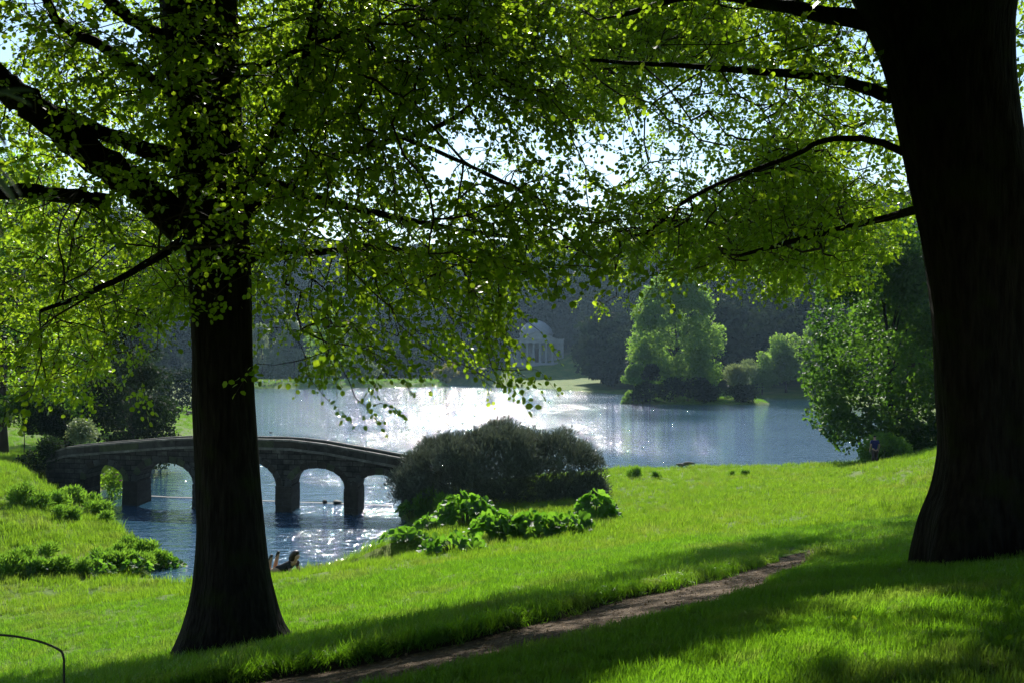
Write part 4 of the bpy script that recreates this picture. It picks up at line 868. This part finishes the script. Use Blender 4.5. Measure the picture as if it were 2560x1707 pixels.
simple_tree('shore_tree', 'lime green tree with a broad double crown on the far shore', 'tree', XY(1965, 236), 14, 5.2, 4, M['leaf_lake'], 7000, .5, 26, 1.7, .08, .2, 120)
simple_tree('shore_tree', 'yellowish tree half hidden by the spreading lakeside tree', 'tree', XY(2030, 240), 15, 4.4, 4, M['leaf_lake'], 6000, .5, 24, 1.6, .08, .2, 121)
simple_tree('hill_tree', 'pale green tree on the slope above the lime green far shore trees', 'tree', XY(2045, 262), 17, 4.6, 4.5, M['leaf_lake'], 6000, .55, 24, 1.7, .1, .2, 122)
simple_tree('hill_tree', 'taller green tree higher on the slope above the far shore', 'tree', XY(2105, 275), 22, 5.5, 5, M['leaf_lake'], 6000, .6, 24, 2.0, .1, .2, 123)
simple_tree('golden_tree', 'small golden green flat-topped tree at the end of the hedged bank', 'tree', XY(1113, 356), 8.6, 4.4, 4, M['leaf_yellow'], 3500, .55, 18, 1.4, .2, -.1, 124, squash=.6)
simple_tree('yew_tree', 'dark purplish rounded tree beside the golden tree', 'tree', XY(1055, 366), 10.5, 3.9, 3.6, M['leaf_dark'], 4000, .5, 20, 1.4, .02, .2, 125)
simple_tree('cypress_tree', 'grey-green dome shaped tree behind the hedged bank', 'tree', XY(1000, 366), 12, 4.4, 4, M['leaf_hill'], 4000, .5, 20, 1.5, .02, .3, 126)
for i, (a, lab) in enumerate([(655, 'pale willow behind the hedged bank, next to the big trunk'), (735, 'second pale willow along the hedged bank from the big trunk'), (820, 'third pale willow along the hedged bank from the big trunk'), (905, 'fourth pale willow along the hedged bank from the big trunk')]):
    simple_tree('willow_tree', lab, 'tree', XY(a, 352+6*(i % 2)), 19+2*(i % 3), 7.5, 6, M['leaf_willow'] if i != 2 else M['leaf_lake'], 6500, .7, 30, 2.0, .03, .25, 130+i, group='willows behind the hedged bank')
simple_tree('hill_tree', 'broad pale crown catching the sun on the hill above the island', 'tree', XY(1960, 335), 30, 9, 8, M['leaf_lake'], 8000, .75, 34, 2.6, .15, .2, 140)
print('trees', time.time()-T0)

# woodland on the hills: one mass
wr = np.random.default_rng(77); wood = []
for i in range(7):
    r = np.random.default_rng(200+i); h = 13+5*r.random(); Lb = make_lobes(4.6+r.random(), 4.6, h*.08, h, 22, 1.7, r, .25)
    mt = [M['leaf_hill'], M['leaf_hill'], M['leaf_dark'], M['leaf_hill'], M['leaf_hill'], M['leaf_hill'], M['leaf_dark']][i]
    wood.append(bpy.data.objects.new('wood_crown', crown_mesh('wood_crown', Lb, 1900, 1.0, mt, 'card', r, rough=.3, fill=.1)))
cw = hidden_collection('wood_crowns', wood)
gx, gy = np.meshgrid(np.arange(-330, 330, 6.5), np.arange(100, 640, 6.5)); gx = (gx+wr.normal(size=gx.shape)*2).ravel(); gy = (gy+wr.normal(size=gy.shape)*2).ravel()
dd = -water_d(gx, gy); ok = (dd > np.where((gy > 215) & (gx > -15), 4.5, 12)) & (np.abs(gx) < gy*.56+14)
ok &= ~((np.abs(gx-12) < 21) & (gy < 422) & (gy > 330)); ok &= ~((gx > -20) & (gx < 24) & (gy > 280) & (gy < 390)); ok &= ~((gx > -.43*gy-8) & (gx < 0) & (gy < 168)); ok &= ~((gx > 20) & (gy < 130)); ok &= ~((gx < 0) & (gy > 300) & (gy < 372) & (gx > -110))
ok &= ~((gx > 40) & (gx < 75) & (gy > 215) & (gy < 245))
gx, gy = gx[ok], gy[ok]; zz = height(gx, gy)
tall_ = 1+.75*np.exp(-(((gx-12)/40)**2+((gy-430)/28)**2))  # trees behind the temple made taller so they shade its mound
scatter('woodland', np.stack([gx, gy, zz-.5], 1), (.8+.6*wr.random(len(gx)))*tall_, cw, 7, tilt=.05, seed=9)
print('woodland', len(gx), time.time()-T0)

# ------------------------------------------------------------------ hedged bank across the lake
M['hedge'] = mat_leaf('hedge_leaf', (.02, .03, .015), (.04, .055, .02), (.05, .08, .02), (.1, .14, .03), .3, .6, .2)
hl = []
A0, A1 = np.array([-84., 326.]), np.array([-27., 352.])
for t in np.linspace(0, 1, 90):
    q = A0*(1-t)+A1*t; hl.append((q[0]+40, q[1]-330, 1.0, .9, 1.1, .95))
hz = .6
hedge = thing('clipped_hedge', 'long low clipped hedge on the grass bank across the lake', 'hedge', (-40, 330, hz))
ob('foliage', crown_mesh('foliage', np.array(hl), 9000, .45, M['leaf_yellow'], 'card', np.random.default_rng(8), up=.6), hedge)['kind'] = 'stuff'
M['white'] = mat_solid('white_paint', (.75, .75, .72), (.82, .82, .8), 4, .6, 0)
pm_ = MB().box((0, 0, .35), (.28, .28, .7)).box((0, 0, .76), (.36, .36, .12), 0, .6)
post = pm_.build('bollard', M['white']); first = True
for i, t in enumerate(np.linspace(.0, .97, 30)):
    q = A0*(1-t)+A1*t; o = post if first else post.copy()
    if not first: col.objects.link(o)
    first = False; x, y = q[0]+1.2, q[1]-2.6; o.location = (x, y, gz(x, y)); tag(o, ORD[i]+' tiny white bollard from the left along the low clipped hedge', 'bollard', 'white bollards along the hedge')

# ------------------------------------------------------------------ temple
M['temple'] = mat_solid('temple_stone', (.21, .215, .225), (.30, .305, .31), .8, .85, .4, .03, .2)
M['lead'] = mat_solid('lead_roof', (.16, .17, .18), (.24, .25, .26), .6, .6, 0)
M['shade'] = mat_solid('temple_door_shade', (.05, .035, .03), (.08, .055, .045), 1, .7, 0)  # door brown, doubling as painted shade for the wing niches
tx, ty = XY(1342, 398); tz = zat(906, 398)
te = thing('domed_temple', 'small domed temple with columned portico on the slope across the lake', 'temple', (tx, ty, tz), R(0))
MB().box((0, 8, -2.5), (23.5, 20, 5)).build('podium', M['temple'], te)
for i in range(4): MB().box((0, -2.4-.5*i, -.2-.4*i), (16, 1.0+.002*i, .4)).build('step', M['temple'], te)
MB().box((0, 9, 4.6), (14, 12, 9.2)).build('hall', M['temple'], te)
for s in (-1, 1):
    w = MB().box((s*8.9, 6.5, 4.5), (3.7, 9, 9.0)).build('wing', M['temple'], te)
    MB().box((s*8.9, 6.5, 9.2), (4.1, 9.4, .4)).build('cornice', M['temple'], w)
    MB().box((s*8.9, 1.99, 3.6), (1.1, .1, 2.8)).lathe([(.55, 0), (.55, .1)], (s*8.9, 1.96, 5.0), 12).build('niche', M['shade'], w)  # flat slab whose dark colour stands for the shade inside the niche
    MB().lathe([(.3, 0), (.35, .5), (.25, 1.1), (.32, 1.6), (.12, 1.9), (.16, 2.1), (.02, 2.3)], (s*8.9, 1.7, 2.3), 8).build('statue', M['temple'], w)
for i in range(6):
    x = -6.3+i*2.52
    c = MB().lathe([(.62, 0), (.62, .25), (.5, .4), (.5, .45), (.5, 4), (.42, 7.0), (.5, 7.1), (.62, 7.5)], (x, -.9, 0), 14).build('column', M['temple'], te, True)
    MB().box((x, -.9, 7.6), (1.3, 1.3, .22)).build('capital', M['temple'], c)
MB().box((0, 2.97, 2.9), (2.6, .1, 5.6)).build('doorway', M['shade'], te)
MB().box((0, 1.0, 8.35), (14.2, 5.2, 1.25)).build('entablature', M['temple'], te)
ph = 3.1
MB().add([(-7.3, -1.9, 9.0), (7.3, -1.9, 9.0), (0, -1.9, 9.0+ph), (-7.3, 6, 9.0), (7.3, 6, 9.0), (0, 6, 9.0+ph)], [(0, 1, 2), (3, 5, 4), (0, 2, 5, 3), (1, 4, 5, 2), (0, 3, 4, 1)]).build('pediment', M['temple'], te)
for s in (-1, 1): MB().add([(0, -2.2, 9.1+ph), (0, 6, 9.1+ph), (s*7.7, 6, 8.95), (s*7.7, -2.2, 8.95), (0, -2.2, 9.45+ph), (0, 6, 9.45+ph), (s*7.7, 6, 9.3), (s*7.7, -2.2, 9.3)], [(0, 1, 2, 3), (4, 7, 6, 5), (0, 3, 7, 4), (1, 5, 6, 2), (2, 6, 7, 3)]).build('raking_cornice', M['temple'], te)
MB().lathe([(6.6, 8.8), (6.6, 11.2), (7.0, 11.3), (7.0, 11.8)], (0, 9.5, 0), 28).build('drum', M['temple'], te, False)
MB().lathe([(6.8, 11.8), (6.2, 13.4), (5.0, 15.0), (3.2, 16.3), (1.4, 17.0), (.05, 17.2)], (0, 9.5, 0), 28).build('dome', M['lead'], te, True)

# ------------------------------------------------------------------ people and birds
def skel(name, verts, edges, rad, mat, parent=None, sub=2):
    me = bpy.data.meshes.new(name); me.from_pydata([tuple(v) for v in verts], edges, []); o = bpy.data.objects.new(name, me); col.objects.link(o)
    o.modifiers.new('skin', 'SKIN'); bpy.context.view_layer.update()
    sv = me.skin_vertices[0].data if len(me.skin_vertices) else None
    if sv is None:
        bm = bmesh.new(); bm.from_mesh(me); bm.verts.layers.skin.verify(); bm.to_mesh(me); bm.free(); sv = me.skin_vertices[0].data
    for i, r in enumerate(rad): sv[i].radius = (r, r) if not isinstance(r, tuple) else r; sv[i].use_root = (i == 0)
    s = o.modifiers.new('sub', 'SUBSURF'); s.levels = sub; s.render_levels = sub
    dg = bpy.context.evaluated_depsgraph_get(); m2 = bpy.data.meshes.new_from_object(o.evaluated_get(dg)); bpy.data.objects.remove(o); bpy.data.meshes.remove(me)
    m2.materials.clear(); m2.materials.append(mat); m2.polygons.foreach_set('use_smooth', np.ones(len(m2.polygons), bool)); m2.name = name
    return ob(name, m2, parent)
M['skin'] = mat_solid('skin', (.42, .25, .17), (.48, .29, .2), 6, .55, 0); M['skin2'] = M['skin']
M['navy'] = mat_solid('navy_cloth', (.012, .014, .07), (.02, .022, .10), 20, .9, .2, .005); M['brown'] = mat_solid('brown_cloth', (.05, .035, .024), (.08, .055, .04), 20, .9, .2, .005)
M['hair'] = mat_solid('dark_hair', (.015, .009, .006), (.035, .018, .011), 30, .45, .3, .004); M['blackc'] = mat_solid('black_cloth', (.012, .012, .014), (.025, .025, .028), 20, .85, .2, .005)
M['shoe'] = mat_solid('shoe', (.02, .016, .013), (.035, .03, .025), 20, .6, 0)
def chain(vs, es, rs, start, pts, rads):
    k = start
    for p_, r_ in zip(pts, rads): vs.append(p_); rs.append(r_); es.append((k, len(vs)-1)); k = len(vs)-1
    return k
def hand(vs, es, rs, w, fwd, side, up, s=1.0):
    fwd, side, up = np.array(fwd, float), np.array(side, float), np.array(up, float); W = np.array(vs[w])
    c = chain(vs, es, rs, w, [tuple(W+fwd*.05*s)], [(.03*s, .018*s)])
    for i, (o_, l_) in enumerate(((-.03, .075), (-.01, .085), (.01, .08), (.03, .062))):
        b = W+fwd*.09*s+side*o_*s; chain(vs, es, rs, c, [tuple(b), tuple(b+fwd*l_*.5*s-up*.01*s), tuple(b+fwd*l_*.8*s-up*.035*s)], [.010, .009, .008])
    b = W+fwd*.03*s-side*.045*s; chain(vs, es, rs, c, [tuple(b), tuple(b+fwd*.04*s-up*.015*s)], [.010, .009])
mp = np.array([*XY(2187, 63), 0]); mp[2] = gz(mp[0], mp[1])
man = thing('person', 'man in a dark blue shirt and brown trousers walking on the meadow by the lake', 'person', mp, R(8)); man.scale = (1.1,)*3
vs = [(0, 0, .93)]; es = []; rs = [(.15, .11)]
ch = chain(vs, es, rs, 0, [(0, 0, 1.1), (0, .01, 1.32)], [(.14, .10), (.16, .11)]); chain(vs, es, rs, ch, [(0, 0, 1.47), (0, .01, 1.53), (0, .02, 1.60), (0, .02, 1.68)], [.075, .055, .085, .075])
for s in (-1, 1):
    w = chain(vs, es, rs, ch, [(s*.19, 0, 1.42), (s*.26, -.03, 1.16), (s*.27, .06, .92)], [.065, .045, .032]); hand(vs, es, rs, w, (0, .15, -1), (0, 1, .1), (s, 0, 0))
    chain(vs, es, rs, 0, [(s*.095, 0, .84), (s*.11, .03*s, .48), (s*.12, -.05*s, .09), (s*.13, .12-.05*s, .04)], [.095, .066, .045, .038])
skel('body', vs, es, rs, M['skin'], man)
vs = [(0, 0, .86)]; es = []; rs = [(.17, .13)]; ch = chain(vs, es, rs, 0, [(0, 0, 1.08), (0, .01, 1.33), (0, 0, 1.45)], [(.16, .12), (.18, .13), .09]); 
for s in (-1, 1): chain(vs, es, rs, 2, [(s*.19, 0, 1.42), (s*.235, -.02, 1.24)], [.085, .07])
skel('shirt', vs, es, rs, M['navy'], man)
vs = [(0, 0, .97)]; es = []; rs = [(.155, .12)]
for s in (-1, 1): chain(vs, es, rs, 0, [(s*.095, 0, .84), (s*.11, .03*s, .48), (s*.12, -.05*s, .12)], [.115, .085, .07])
skel('trousers', vs, es, rs, M['brown'], man)
skel('hair', [(0, -.02, 1.64), (0, -.01, 1.69), (0, .03, 1.725)], [(0, 1), (1, 2)], [.092, .09, .07], M['hair'], man)
for s in (-1, 1): skel('shoe', [(s*.12, -.07*s-.05, .05), (s*.13, .14-.05*s, .04)], [(0, 1)], [.055, .045], M['shoe'], man)

gp = ground_hit(720, 1440); gp[2] = gz(gp[0], gp[1])
girl = thing('person', 'long-haired person lying on the grass by the water, propped on elbows with a foot raised', 'person', gp+np.array([0, 0, .03]), R(-28)); girl.scale = (1.12,)*3
vs = [(-.28, 0, .17)]; es = []; rs = [(.16, .12)]
ch = chain(vs, es, rs, 0, [(-.08, 0, .23), (.12, 0, .37)], [(.14, .12), (.17, .14)]); chain(vs, es, rs, ch, [(.24, 0, .46), (.29, 0, .52), (.36, 0, .60), (.38, 0, .68)], [.07, .052, .09, .075])
for s in (-1, 1):
    w = chain(vs, es, rs, ch, [(.19, s*.17, .40), (.28, s*.21, .07), (.48, s*.1, .06)], [.06, .045, .03]); hand(vs, es, rs, w, (1, -.3*s, 0), (0, 1, 0), (0, 0, 1))
    chain(vs, es, rs, 0, [(-.34, s*.1, .15), (-.66, s*.13, .09), (-.56+.05*s, s*.10, .50 if s > 0 else .42), (-.5+.05*s, s*.10, .62 if s > 0 else .55)], [.11, .075, .055, .04])
skel('body', vs, es, rs, M['skin'], girl)
vs = [(-.36, 0, .17)]; es = []; rs = [(.17, .135)]; ch = chain(vs, es, rs, 0, [(-.08, 0, .24), (.12, 0, .37), (.20, 0, .45)], [(.16, .14), (.19, .155), .09])
for s in (-1, 1): chain(vs, es, rs, 2, [(.19, s*.17, .40), (.23, s*.195, .25)], [.075, .06]); 
for s in (-1, 1): chain(vs, es, rs, 0, [(-.46, s*.1, .14)], [.12])
skel('dress', vs, es, rs, M['blackc'], girl)
skel('hair', [(.40, 0, .68), (.33, 0, .72), (.25, 0, .66), (.17, 0, .52), (.12, 0, .40)], [(0, 1), (1, 2), (2, 3), (3, 4)], [.095, .125, .14, .135, .08], M['hair'], girl)
for s in (-1, 1):
    x = -.55+.05*s; z = .57 if s > 0 else .49; skel('shoe', [(x-.05, s*.10, z-.08), (x+.06, s*.10, z+.13)], [(0, 1)], [.06, .05], M['shoe'], girl)
M['paper'] = mat_solid('paper', (.72, .72, .70), (.8, .8, .78), 4, .8, 0)
bk = thing('open_book', 'open white book lying on the grass before the reader', 'book', gp+np.array([.72, -.02, .10]), R(-12))
for s in (-1, 1): MB().add([(0, -.13, .0), (s*.19, -.13, .03), (s*.19, .13, .03), (0, .13, .0), (0, -.13, .02), (s*.19, -.13, .05), (s*.19, .13, .05), (0, .13, .02)], [(0, 3, 2, 1), (4, 5, 6, 7), (0, 1, 5, 4), (1, 2, 6, 5), (2, 3, 7, 6), (3, 0, 4, 7)]).build('page', M['paper'], bk)
sq = gp+np.array([1.0, .25, -.02]); M['straw'] = mat_solid('straw', (.3, .26, .16), (.4, .35, .22), 20, .8, .3, .01)
tg = thing('straw_bag', 'small pale straw bag in the grass next to the open book', 'bag', sq, 0)
MB().lathe([(.02, 0), (.12, .01), (.14, .12), (.11, .26), (.10, .26), (.10, .04)], (0, 0, 0), 14).build('pouch', M['straw'], tg, True)
MB().tube(catmull([(-.09, 0, .24), (-.06, 0, .38), (.06, 0, .38), (.09, 0, .24)], 4), .011, 6).build('handle', M['straw'], tg, True)

M['goose'] = mat_solid('goose_feather', (.05, .045, .04), (.16, .14, .12), 6, .8, 0, c3=(.3, .28, .25)); M['gooseneck'] = mat_solid('goose_black', (.015, .014, .013), (.03, .028, .025), 10, .7, 0)
def goose(label, loc, rz, graze=False, s=1.0, group=None, float_=False, mat=None):
    t = thing('goose', label, 'goose', loc, rz, group); z0 = .0 if float_ else .2
    vs = [(0, 0, z0+.14)]; es = []; rs = [(.13, .13)]; chain(vs, es, rs, 0, [(-.18, 0, z0+.14), (-.34, 0, z0+.16), (-.46, 0, z0+.18)], [.12, .06, .02])
    nk = [(.17, 0, z0+.17), (.26, 0, z0+.18), (.36, 0, z0+.06), (.40, 0, z0-.08), (.44, 0, z0-.13)] if graze else [(.16, 0, z0+.18), (.22, 0, z0+.30), (.23, 0, z0+.44), (.27, 0, z0+.5), (.33, 0, z0+.49)]
    k = chain(vs, es, rs, 0, nk, [.09, .05, .035, .04, .02])
    if not float_:
        for q in (-1, 1): chain(vs, es, rs, 0, [(.02, q*.06, z0+.02), (.02, q*.06, .06), (.08, q*.06, .015)], [.03, .014, .016])
    skel('body', vs, es, rs, mat or M['goose'], t, 1)
    for q in (-1, 1): skel('wing', [(.1, q*.11, z0+.2), (-.12, q*.12, z0+.2), (-.38, q*.05, z0+.19)], [(0, 1), (1, 2)], [(.03, .06), (.035, .08), (.01, .03)], mat or M['goose'], t, 1)
    t.scale = (s, s, s); return t
p1 = ground_hit(1727, 1188); goose('grazing dark goose with lowered neck on the lake edge', (*XY(1724, 67.5), gz(*XY(1724, 67.5))), R(0), True, 1.05)
goose('dark goose standing behind the grazing one with its tail out', (*XY(1704, 67.8), gz(*XY(1704, 67.8))), R(-40), True, 1.0)
for i, (a, b, lab) in enumerate([(440, 1040, 'goose resting nearer the yew on the far lawn'), (446, 1037, 'pale-backed goose next to the resting goose near the yew'), (469, 1042, 'goose on the far lawn nearer the big trunk'), (472, 1038, 'goose behind the one nearest the big trunk on the far lawn'), (448, 1015, 'lone goose high on the far lawn')]):
    g = ground_hit(a, b); goose(lab, g, i*1.2, i % 2 == 0, 1.25)
goose('small dark bird swimming on the lake behind the bridge', (*XY(676, 110), 0), R(180), False, .6, None, True, M['gooseneck'])
M['gull'] = mat_solid('gull_feather', (.7, .7, .7), (.8, .8, .8), 5, .7, 0)
gl = [(1240, 966), (1252, 966), (1330, 967), (1362, 968), (1375, 968), (1382, 968), (1390, 968), (1427, 971), (1438, 971), (1444, 972), (1463, 973)]
g0 = None
for i, (a, b) in enumerate(gl):
    D = EYE*F/(b-HOR)
    if g0 is None: g0 = goose('first tiny white gull from the left floating below the domed temple', (*XY(a, D), 0), .5, False, .9, 'gulls below the temple', True, M['gull']); g0.name = 'gull'
    else:
        c = g0.copy(); col.objects.link(c); c['label'] = ORD[i]+' tiny white gull from the left floating below the domed temple'; c.location = (*XY(a, D), 0); c.rotation_euler[2] = i*1.1
        for chd in list(g0.children): q = chd.copy(); col.objects.link(q); q.parent = c

# ------------------------------------------------------------------ small near things
M['iron'] = mat_solid('black_iron', (.012, .012, .012), (.03, .03, .03), 12, .5, .2, .002)
hx, hy = XY(160, 6.2); zg = gz(hx, hy); zt = zat(1590, 6.2)
hp = [(0, 0, -.1), (0, 0, zat(1690, 6.2)-zg), (-.004, 0, zat(1640, 6.2)-zg), (-.035, 0, zat(1622, 6.2)-zg), (-.14, 0, zat(1604, 6.2)-zg), (-.28, 0, zat(1591, 6.2)-zg), (-.42, 0, zat(1586, 6.2)-zg), (-.58, 0, zat(1591, 6.2)-zg), (-.70, 0, zat(1604, 6.2)-zg), (-.8, 0, zat(1622, 6.2)-zg), (-.84, 0, zat(1660, 6.2)-zg), (-.84, 0, -.1)]
hoop = MB().tube(catmull(hp, 5), .0075, 8).build('hoop_edging', M['iron'], None, True); hoop.location = (hx, hy, zg); tag(hoop, 'thin black iron hoop of lawn edging at the grass corner', 'hoop')

rl = np.random.default_rng(66)
def long_leaf_mesh():
    n = 9; V_ = []; 
    for i in range(n):
        t = i/(n-1); w = .14*math.sin(math.pi*min(1, t*.93+.05))**.8; z = -.25*t*t; V_ += [(t, -w, z+.05), (t, 0, z), (t, w, z+.05)]
    Q = [(3*i+j, 3*i+3+j, 3*i+4+j, 3*i+1+j) for i in range(n-1) for j in (0, 1)]
    return mesh_np('leaf', np.array(V_), np.array(Q), M['gloss_leaf'], True)
LLM = long_leaf_mesh()
sp = thing('rhododendron_sprig', 'blurred glossy evergreen sprig poking in close to the camera', 'sprig', P(-45, 400, 1.45))
MB().tube(catmull([(-.25, .0, -.9), (-.1, 0, -.4), (-.02, 0, -.1), (0, 0, .02), (.0, 0, .11)], 4), np.linspace(.006, .003, 17), 6).build('stem', M['twig'], sp, True)
for i, (z, yaw, pit, s) in enumerate([(.10, -5, 5, .075), (.085, 25, -30, .07), (.05, -30, 20, .07), (.0, -8, 28, .085), (-.01, 20, 40, .07), (.02, 170, 0, .07), (.08, 150, 10, .07), (-.05, 190, 25, .08), (-.06, 10, 50, .06)]):
    o = ob('leaf', LLM, sp, (0, 0, z)); o.scale = (s,)*3; o.rotation_euler = (R(rl.normal()*25), R(pit), R(yaw))
for i, (a, b) in enumerate([(1842, 1560), (1865, 1556), (1945, 1545), (1964, 1541), (2135, 1575), (2525, 1632), (2240, 1665), (1960, 1600)]):
    g = ground_hit(a, b); o = ob('fallen_leaf', ONE_LEAF, None, g+np.array([0, 0, .07])); s = .032+.014*rl.random(); o.scale = (s,)*3; o.rotation_euler = (rl.normal()*.5, rl.normal()*.5-.4, rl.random()*6)
    tag(o, ('leftmost pale fallen leaf on the near lawn', 'fallen leaf just right of the leftmost one on the near lawn', 'left one of the two pale fallen leaves below the path', 'right one of the two pale fallen leaves below the path', 'lone fallen leaf in the middle of the near lawn', 'fallen leaf at the right edge of the near lawn', 'fallen leaf near the bottom of the sunlit lawn', 'fallen leaf left of the middle on the sunlit lawn')[i], 'leaf', 'fallen leaves on the lawn')

# flowering climber in the small bridge arch
fx = ground_hit(252, 1222); cl = thing('flowering_shrub', 'leafy climber with pink blossoms in the smallest bridge arch', 'shrub', (*B(-1.65, BW+.9, .1)[:2], .1))
lob = np.array([(0, 0, .3, .45, .4, .4), (.05, 0, .8, .4, .35, .4), (.12, 0, 1.3, .35, .3, .4), (.3, 0, 1.75, .4, .3, .35), (-.4, 0, .8, .4, .3, .6)])
ob('foliage', crown_mesh('foliage', lob, 1500, .12, M['leaf_bright'], 'card', rl, up=.3), cl)['kind'] = 'stuff'
M['pink'] = mat_leaf('blossom', (.5, .1, .35), (.6, .15, .4), (.4, .08, .3), (.5, .1, .3), .3, .6, .2, True)
for q in [(.35, -.35, 1.55), (.42, -.3, .85), (.25, -.38, 1.2)]:
    bl = MB()
    for k in range(9): a = k*.7; bl.add(np.array([(0, 0, 0), (.08*math.cos(a), .08*math.sin(a), .04), (.1*math.cos(a+.4), .1*math.sin(a+.4), .02*k-.06), (.08*math.cos(a+.8), .08*math.sin(a+.8), .04)])+np.array(q), [(0, 1, 2, 3)])
    bl.build('blossom', M['pink'], cl)

# ------------------------------------------------------------------ haze
hm, hn, hlk, hout = newmat('haze_air'); pv = hn.new('ShaderNodeVolumePrincipled'); pv.inputs['Color'].default_value = (.5, .76, 1, 1); pv.inputs['Density'].default_value = .00012; pv.inputs['Anisotropy'].default_value = .35
hlk.new(pv.outputs[0], hout.inputs['Volume'])
hz_ = MB().box((0, 440, 60), (1500, 1010, 126)).build('haze', hm); tag(hz_, kind='stuff')
print('done', time.time()-T0)
